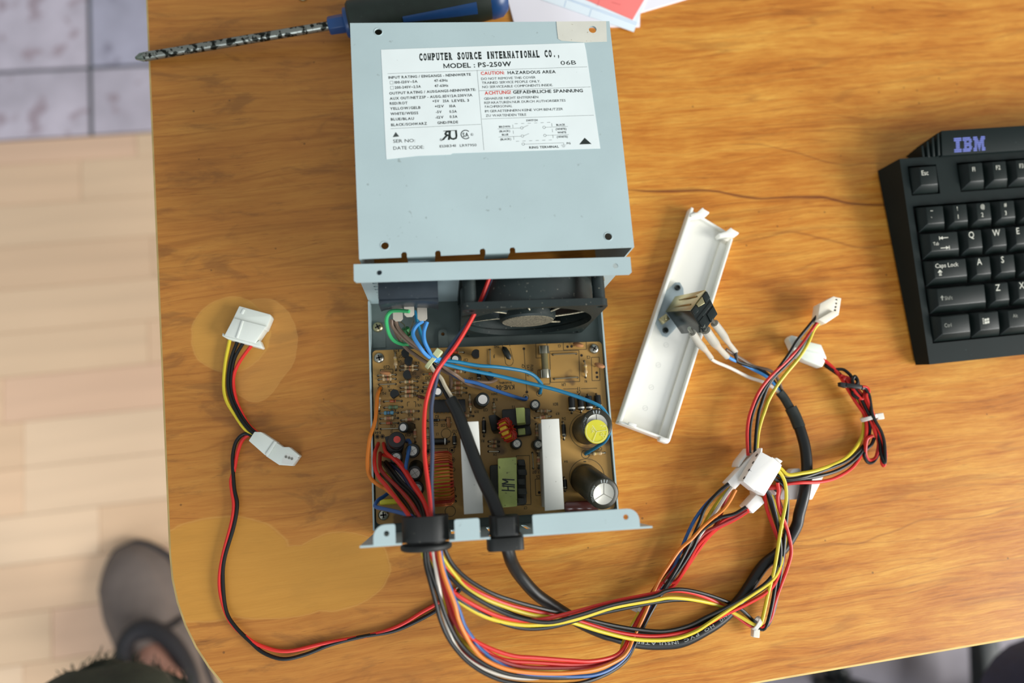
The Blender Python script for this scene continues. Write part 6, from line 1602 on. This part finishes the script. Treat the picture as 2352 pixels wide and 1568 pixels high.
for ch, u0, u1 in (('I', 0.0, 0.24), ('B', 0.28, 0.58), ('M', 0.62, 1.0)):
    for r_, spans in enumerate(shapes[ch]):
        dd0 = dt + (db_ - dt) * (r_ + 0.08) / nb; dd1 = dt + (db_ - dt) * (r_ + 0.78) / nb
        for s0, s1 in spans:
            xa, xb = lx0 + tot * (u0 + (u1 - u0) * s0), lx0 + tot * (u0 + (u1 - u0) * s1)
            lg.add([hp_(xa, dd1), hp_(xb, dd1), hp_(xb, dd0), hp_(xa, dd0)], [[0, 1, 2, 3]], 0)
mk('logo_print', lg, M['logoblue'], kb, 'striped violet-blue maker logo')
# keys, each with its printed legend
for rn, ks in byrow.items():
    for x0, x1, d0, d1, lab, _ in ks:
        b = -1.0
        g = G()
        ins_l, ins_t, ins_b = 3.5, 2.3, 4.2
        bq = [KP(x0, d0, b), KP(x1, d0, b), KP(x1, d1, b), KP(x0, d1, b)]
        tq = [KP(x0 + ins_l, d0 + ins_t, HK), KP(x1 - ins_l, d0 + ins_t, HK), KP(x1 - ins_l, d1 - ins_b, HK - 0.6), KP(x0 + ins_l, d1 - ins_b, HK - 0.6)]
        g.hexa(bq, tq)
        kk = mk('key', g, M['key'], kb, None, 0.5, 2)
        up_ = (tq[1] - tq[0]).normalized(); nn = (tq[1] - tq[0]).cross(tq[0] - tq[3]).normalized()
        if nn.z < 0: nn = -nn
        w, h = (tq[1] - tq[0]).length, (tq[0] - tq[3]).length
        def kp(u, v): return tq[3] + (tq[2] - tq[3]) * (u / w) + (tq[0] - tq[3]) * (v / h)
        pp = Print(); dim = False
        def kt(s, u, v, hh, wide=None):
            _, _, ww = text2d(s, 0); ww = wide or ww * hh * 0.86
            pp.line(s, kp(u, v), kp(u + ww, v), hh, nn, 0)
        if lab in ('Esc',): kt(lab, 1.4, h - 5.8, 3.3)
        elif lab[0] == 'F' and len(lab) == 2: kt(lab, 2.6, h - 5.6, 3.0)
        elif rn == 'N': kt(lab[0], 3.0, 1.8, 3.0); len(lab) > 1 and kt(lab[1], 3.0, h - 3.8, 2.8)
        elif lab == 'Tab':
            kt('Tab', 2.0, h - 8.0, 2.2)
            for yy, sgn in ((h - 3.4, -1), (1.6, 1)):
                pp.stroke(kp(7, yy), kp(13.5, yy), 0.5, nn); ex_ = 7 if sgn < 0 else 13.5
                pp.stroke(kp(ex_, yy - 1.2), kp(ex_, yy + 1.2), 0.5, nn); pp.poly([kp(ex_ - sgn * 0.3, yy), kp(ex_ - sgn * 2.4, yy + 1.1), kp(ex_ - sgn * 2.4, yy - 1.1)][::1 if sgn < 0 else -1], nn)
        elif lab == 'Caps Lock':
            kt(lab, 1.2, h - 4.6, 2.9, 17.0); pp.ring(kp(4.2, h - 8.2), 0.8, 0.5, nn, n=4); pp.poly([kp(2.4, h - 7.8), kp(6.0, h - 7.8), kp(4.2, h - 5.8)], nn); pp.stroke(kp(3.2, h - 9.6), kp(5.2, h - 9.6), 0.5, nn)
        elif lab == 'Shift':
            dim = True; kt(lab, 5.0, h - 8.0, 2.6); pp.stroke(kp(3.2, h - 8), kp(3.2, h - 6), 0.9, nn); pp.poly([kp(1.8, h - 6.2), kp(4.6, h - 6.2), kp(3.2, h - 4.6)], nn)
        elif lab == 'Ctrl': dim = True; kt(lab, 2.2, h - 7.2, 2.6)
        elif lab == 'Alt': dim = True; kt(lab, 3.4, h - 5.2, 2.4)
        elif lab == 'win':
            for i in range(2):
                for j in range(2): pp.poly([kp(4.0 + i * 1.8, h - 7.6 + j * 1.9 + i * .2), kp(5.5 + i * 1.8, h - 7.4 + j * 1.9 + i * .2), kp(5.5 + i * 1.8, h - 5.9 + j * 1.9 + i * .2), kp(4.0 + i * 1.8, h - 6.1 + j * 1.9 + i * .2)], nn)
            for j in range(4): pp.stroke(kp(2.4, h - 7.2 + j * 1.1), kp(3.7, h - 7.2 + j * 1.1), 0.45, nn)
        elif lab != 'space': kt(lab, 1.0, h - 5.0, 4.4)
        if pp.v: mk('legend', pp, M['legenddim' if dim else 'legend'], kk)

# ------------------------------------------------------------------ office chair under the right edge
cc_ = Vector((860, -560, ZF + 5))
ch = empty('office_chair', cc_, 'dark office chair with navy seat and castors, partly hidden past the lower right table edge', 'chair')
g = G(); sq = rrect(-235, 235, -235, 235, 80, 6); sM = Matrix.Translation((815, -395, ZF + 430)) @ Matrix.Rotation(0.15, 4, 'Z')
g.plate(sq, [], 60, 0, sM); mk('seat', g, M['seat'], ch, None, 18, 3)
g = G(); g.plate(sq, [], 22, 0, Matrix.Translation((815, -395, ZF + 408)) @ Matrix.Rotation(0.15, 4, 'Z') @ Matrix.Scale(0.8, 4)); mk('seat_pan', g, M['chairblack'], ch)
g = G(); g.lathe([(30, 60), (30, 250), (17, 250), (17, 410)], 20, 0, Matrix.Translation((840, -420, ZF))); mk('gas_column', g, M['steel'], ch)
g = G(); bM = Matrix.Translation((830, -820, ZF + 520)) ; g.plate(rrect(-200, 200, 0, 420, 70, 6), [], 50, 0, Matrix(((1, 0, 0, 830), (0, 0, 1, -650), (0, 1, 0, ZF + 540), (0, 0, 0, 1)))); mk('backrest', g, M['seat'], ch, None, 14, 2)
g = G(); g.tube(spline([Vector((835, -480, ZF + 410)), Vector((832, -640, ZF + 420)), Vector((830, -690, ZF + 520)), Vector((830, -665, ZF + 700))], 6), 14, 10); mk('back_bar', g, M['chairblack'], ch)
ctr = Vector((840, -420, ZF + 5)); tgt_ = P(1922, 1562, ZF + 40); a0 = math.atan2(tgt_.y - ctr.y, tgt_.x - ctr.x); rl = (Vector((tgt_.x, tgt_.y, 0)) - Vector((ctr.x, ctr.y, 0))).length
for k in range(5):
    a = a0 + 2 * pi * k / 5; d = Vector((cos(a), sin(a), 0)); s_ = UP.cross(d)
    p0, p1 = ctr + UP * 90, ctr + d * max(rl, 240) + UP * 66
    g = G(); g.hexa([p0 - s_ * 28 - UP * 22, p0 + s_ * 28 - UP * 22, p1 + s_ * 14 - UP * 8, p1 - s_ * 14 - UP * 8], [p0 - s_ * 24 + UP * 16, p0 + s_ * 24 + UP * 16, p1 + s_ * 12 + UP * 8, p1 - s_ * 12 + UP * 8])
    arm = mk('base_arm', g, M['chairblack'], ch, None, 4, 2)
    g = G()
    for off in (-14, 14):
        Mw = Matrix.Translation(p1 - UP * 66 + UP * 26 + s_ * off) @ Matrix.Rotation(a, 4, 'Z') @ Matrix.Rotation(pi / 2, 4, 'X')
        g.lathe([(20, -9), (25, -7), (26, 0), (25, 7), (20, 9)], 22, 0, Mw)
    g.lathe([(8, 20), (8, 62)], 10, 0, Matrix.Translation(p1 - UP * 66)); mk('castor', g, M['chairblack'], arm)

# ------------------------------------------------------------------ person: one leg stepping beside the table
toe = P(272, 1258, ZF + 40); heel = P(430, 1640, ZF + 40)
fd = Vector((heel.x - toe.x, heel.y - toe.y, 0)); fl = fd.length; fd = fd.normalized(); fs_ = UP.cross(fd)
per = empty('person', Vector((toe.x, toe.y, ZF)) + fd * 150, 'person in grey-brown shoe and frayed dark green trousers standing beside the table', 'person')
F0 = Vector((toe.x, toe.y, ZF))
SL = 285.0
def sec(t, side):
    """half width of the shoe along its length (0 toe..1 heel)"""
    pr = [(0, 14), (0.05, 32), (0.15, 51), (0.3, 58), (0.45, 55), (0.6, 47), (0.75, 38), (0.9, 37), (0.97, 28), (1, 12)]
    for (a, x), (b, y) in zip(pr[:-1], pr[1:]):
        if t <= b: return (x + (y - x) * (t - a) / (b - a)) * (1.06 if side < 0 else 0.96)
    return 12
def hgt(t):
    pr = [(0, 26), (0.08, 44), (0.2, 54), (0.35, 66), (0.46, 78), (0.56, 70), (0.75, 68), (0.9, 72), (1, 66)]
    for (a, x), (b, y) in zip(pr[:-1], pr[1:]):
        if t <= b: return x + (y - x) * (t - a) / (b - a)
    return 60
n = 26; ringn = 22
g = G(); vs = []; fs = []
for i in range(n):
    t = i / (n - 1)
    for j in range(ringn):
        a = pi * j / (ringn - 1)
        s_ = cos(a); w = sec(t, s_)
        hh = hgt(t)
        x = (abs(s_) ** 0.75) * (1 if s_ > 0 else -1) * w * (0.86 if sin(a) > 0.4 else 1.0)
        z = 14 + (hh - 14) * (sin(a) ** 0.72 if sin(a) > 0 else 0)
        vs.append(F0 + fd * (t * SL) + fs_ * x + UP * z)
for i in range(n - 1):
    for j in range(ringn - 1): fs.append([i * ringn + j, i * ringn + j + 1, (i + 1) * ringn + j + 1, (i + 1) * ringn + j])
fs.append([j for j in range(ringn)]); fs.append([(n - 1) * ringn + j for j in range(ringn)])
g.add(vs, fs)
shoe = mk('shoe', g, M['shoe'], per, 'grey-brown suede slip-on shoe', 0, 1, 60)
g = G(); so = [(sec(i / 25, 1) * 1.08, i / 25 * (SL + 8) - 4) for i in range(26)] + [(-sec(i / 25, -1) * 1.08, i / 25 * (SL + 8) - 4) for i in range(25, -1, -1)]
o_ = [F0 + fs_ * x + fd * y for x, y in so]
g.hexa([p for p in o_], [p + UP * 18 for p in o_]); mk('sole', g, M['sole'], shoe, None, 3, 2)
# collar of the shoe opening
cen = F0 + fd * (SL * 0.68) + UP * 82
pts = [cen + fs_ * 40 * cos(a) + fd * 74 * sin(a) + UP * (4 * -sin(a)) for a in [2 * pi * i / 28 for i in range(28)]]
g = G(); g.tube(pts, 12, 10, 0, None, True); mk('collar', g, M['shoedark'], shoe, 'dark padded shoe collar')
g = G(); pts = [F0 + fd * (SL * (0.46 + 0.02 * sin(a * 2))) + fs_ * 44 * cos(a) + UP * (30 + 56 * sin(a)) for a in [pi * i / 12 for i in range(13)]]; g.tube(pts, 5, 8); mk('strap', g, M['shoedark'], shoe)
# leg: one continuous skin-modified surface from thigh to foot
ank = F0 + fd * (SL * 0.76) + fs_ * 10 + UP * 110
kne = P(236, 1800, -240)
hip = kne + Vector((40, -420, 60))
me = bpy.data.meshes.new('leg_skeleton')
chain = [hip, hip.lerp(kne, 0.5), kne, kne.lerp(ank, 0.3) - fd * 8 + Vector((0, -14, 0)), kne.lerp(ank, 0.65), ank + UP * 40, ank, F0 + fd * (SL * 0.70) + UP * 78, F0 + fd * (SL * 0.46) + UP * 36, F0 + fd * (SL * 0.15) + UP * 28]
rad_ = [85, 78, 56, 54, 44, 37, 36, 33, 22, 14]
me.from_pydata([v * MM for v in chain], [(i, i + 1) for i in range(len(chain) - 1)], [])
lo = bpy.data.objects.new('leg_skeleton', me); COL.objects.link(lo)
md = lo.modifiers.new('skin', 'SKIN'); md.use_smooth_shade = True
for v, r in zip(me.skin_vertices[0].data, rad_): v.radius = (r * MM, r * MM)
me.skin_vertices[0].data[0].use_root = True
lo.modifiers.new('sub', 'SUBSURF').levels = 2
dg = bpy.context.evaluated_depsgraph_get(); dg.update()
ev = bpy.data.meshes.new_from_object(lo.evaluated_get(dg))
g = G(); g.v = [v.co / MM for v in ev.vertices]; g.f = [list(p.vertices) for p in ev.polygons]; g.m = [0] * len(g.f)
bpy.data.objects.remove(lo); bpy.data.meshes.remove(ev)
mk('body', g, M['skin'], per, 'bare lower leg and ankle', 0, 1, 180)
# cropped trouser leg with a frayed hem
axis = [hip + Vector((10, -20, 10)), hip.lerp(kne, 0.5) + UP * 6, kne + Vector((0, 10, 18)), kne.lerp(P(250, 1682, -305), 0.5), P(250, 1682, -305)]
pts = spline(axis, 6); rr_ = [100, 92, 74, 70, 72]
g = G(); k = len(pts); nseg = 36; vs = []; fs = []; rng = random.Random(5)
T = [(pts[min(i + 1, k - 1)] - pts[max(i - 1, 0)]).normalized() for i in range(k)]
nr = Vector((1, 0, 0))
for i in range(k):
    nr = (nr - T[i] * nr.dot(T[i])).normalized(); b = T[i].cross(nr)
    t = i / (k - 1) * 4; i0 = min(int(t), 3); R_ = rr_[i0] + (rr_[i0 + 1] - rr_[i0]) * (t - i0)
    for j in range(nseg):
        a = 2 * pi * j / nseg
        r = R_ * (1 + 0.05 * sin(a * 5 + i * 0.4) + 0.02 * sin(a * 11 + i))
        vs.append(pts[i] + (nr * cos(a) + b * sin(a)) * r)
for i in range(k - 1):
    for j in range(nseg): fs.append([i * nseg + j, i * nseg + (j + 1) % nseg, (i + 1) * nseg + (j + 1) % nseg, (i + 1) * nseg + j])
hem0 = (k - 1) * nseg
g.add(vs, fs)
tr = mk('trouser_leg', g, M['trouser'], per, 'frayed dark green trouser leg', 0, 1, 60)
so_ = tr.modifiers.new('cloth', 'SOLIDIFY'); so_.thickness = 0.002; so_.offset = -1
g = G()
for j in range(nseg * 8):
    a = vs[hem0 + (j // 8)]; b = vs[hem0 + (j // 8 + 1) % nseg]; p = a.lerp(b, (j % 8) / 8)
    d = T[-1] * rng.uniform(3, 11) + Vector((rng.uniform(-7, 7), rng.uniform(-7, 7), rng.uniform(-7, 7)))
    g.tube([p - T[-1] * 6, p + d * 0.5 + Vector((rng.uniform(-2, 2), rng.uniform(-2, 2), 0)), p + d], 0.55, 4)
tag(mk('frayed_threads', g, M['trouser'], tr), kind='stuff')
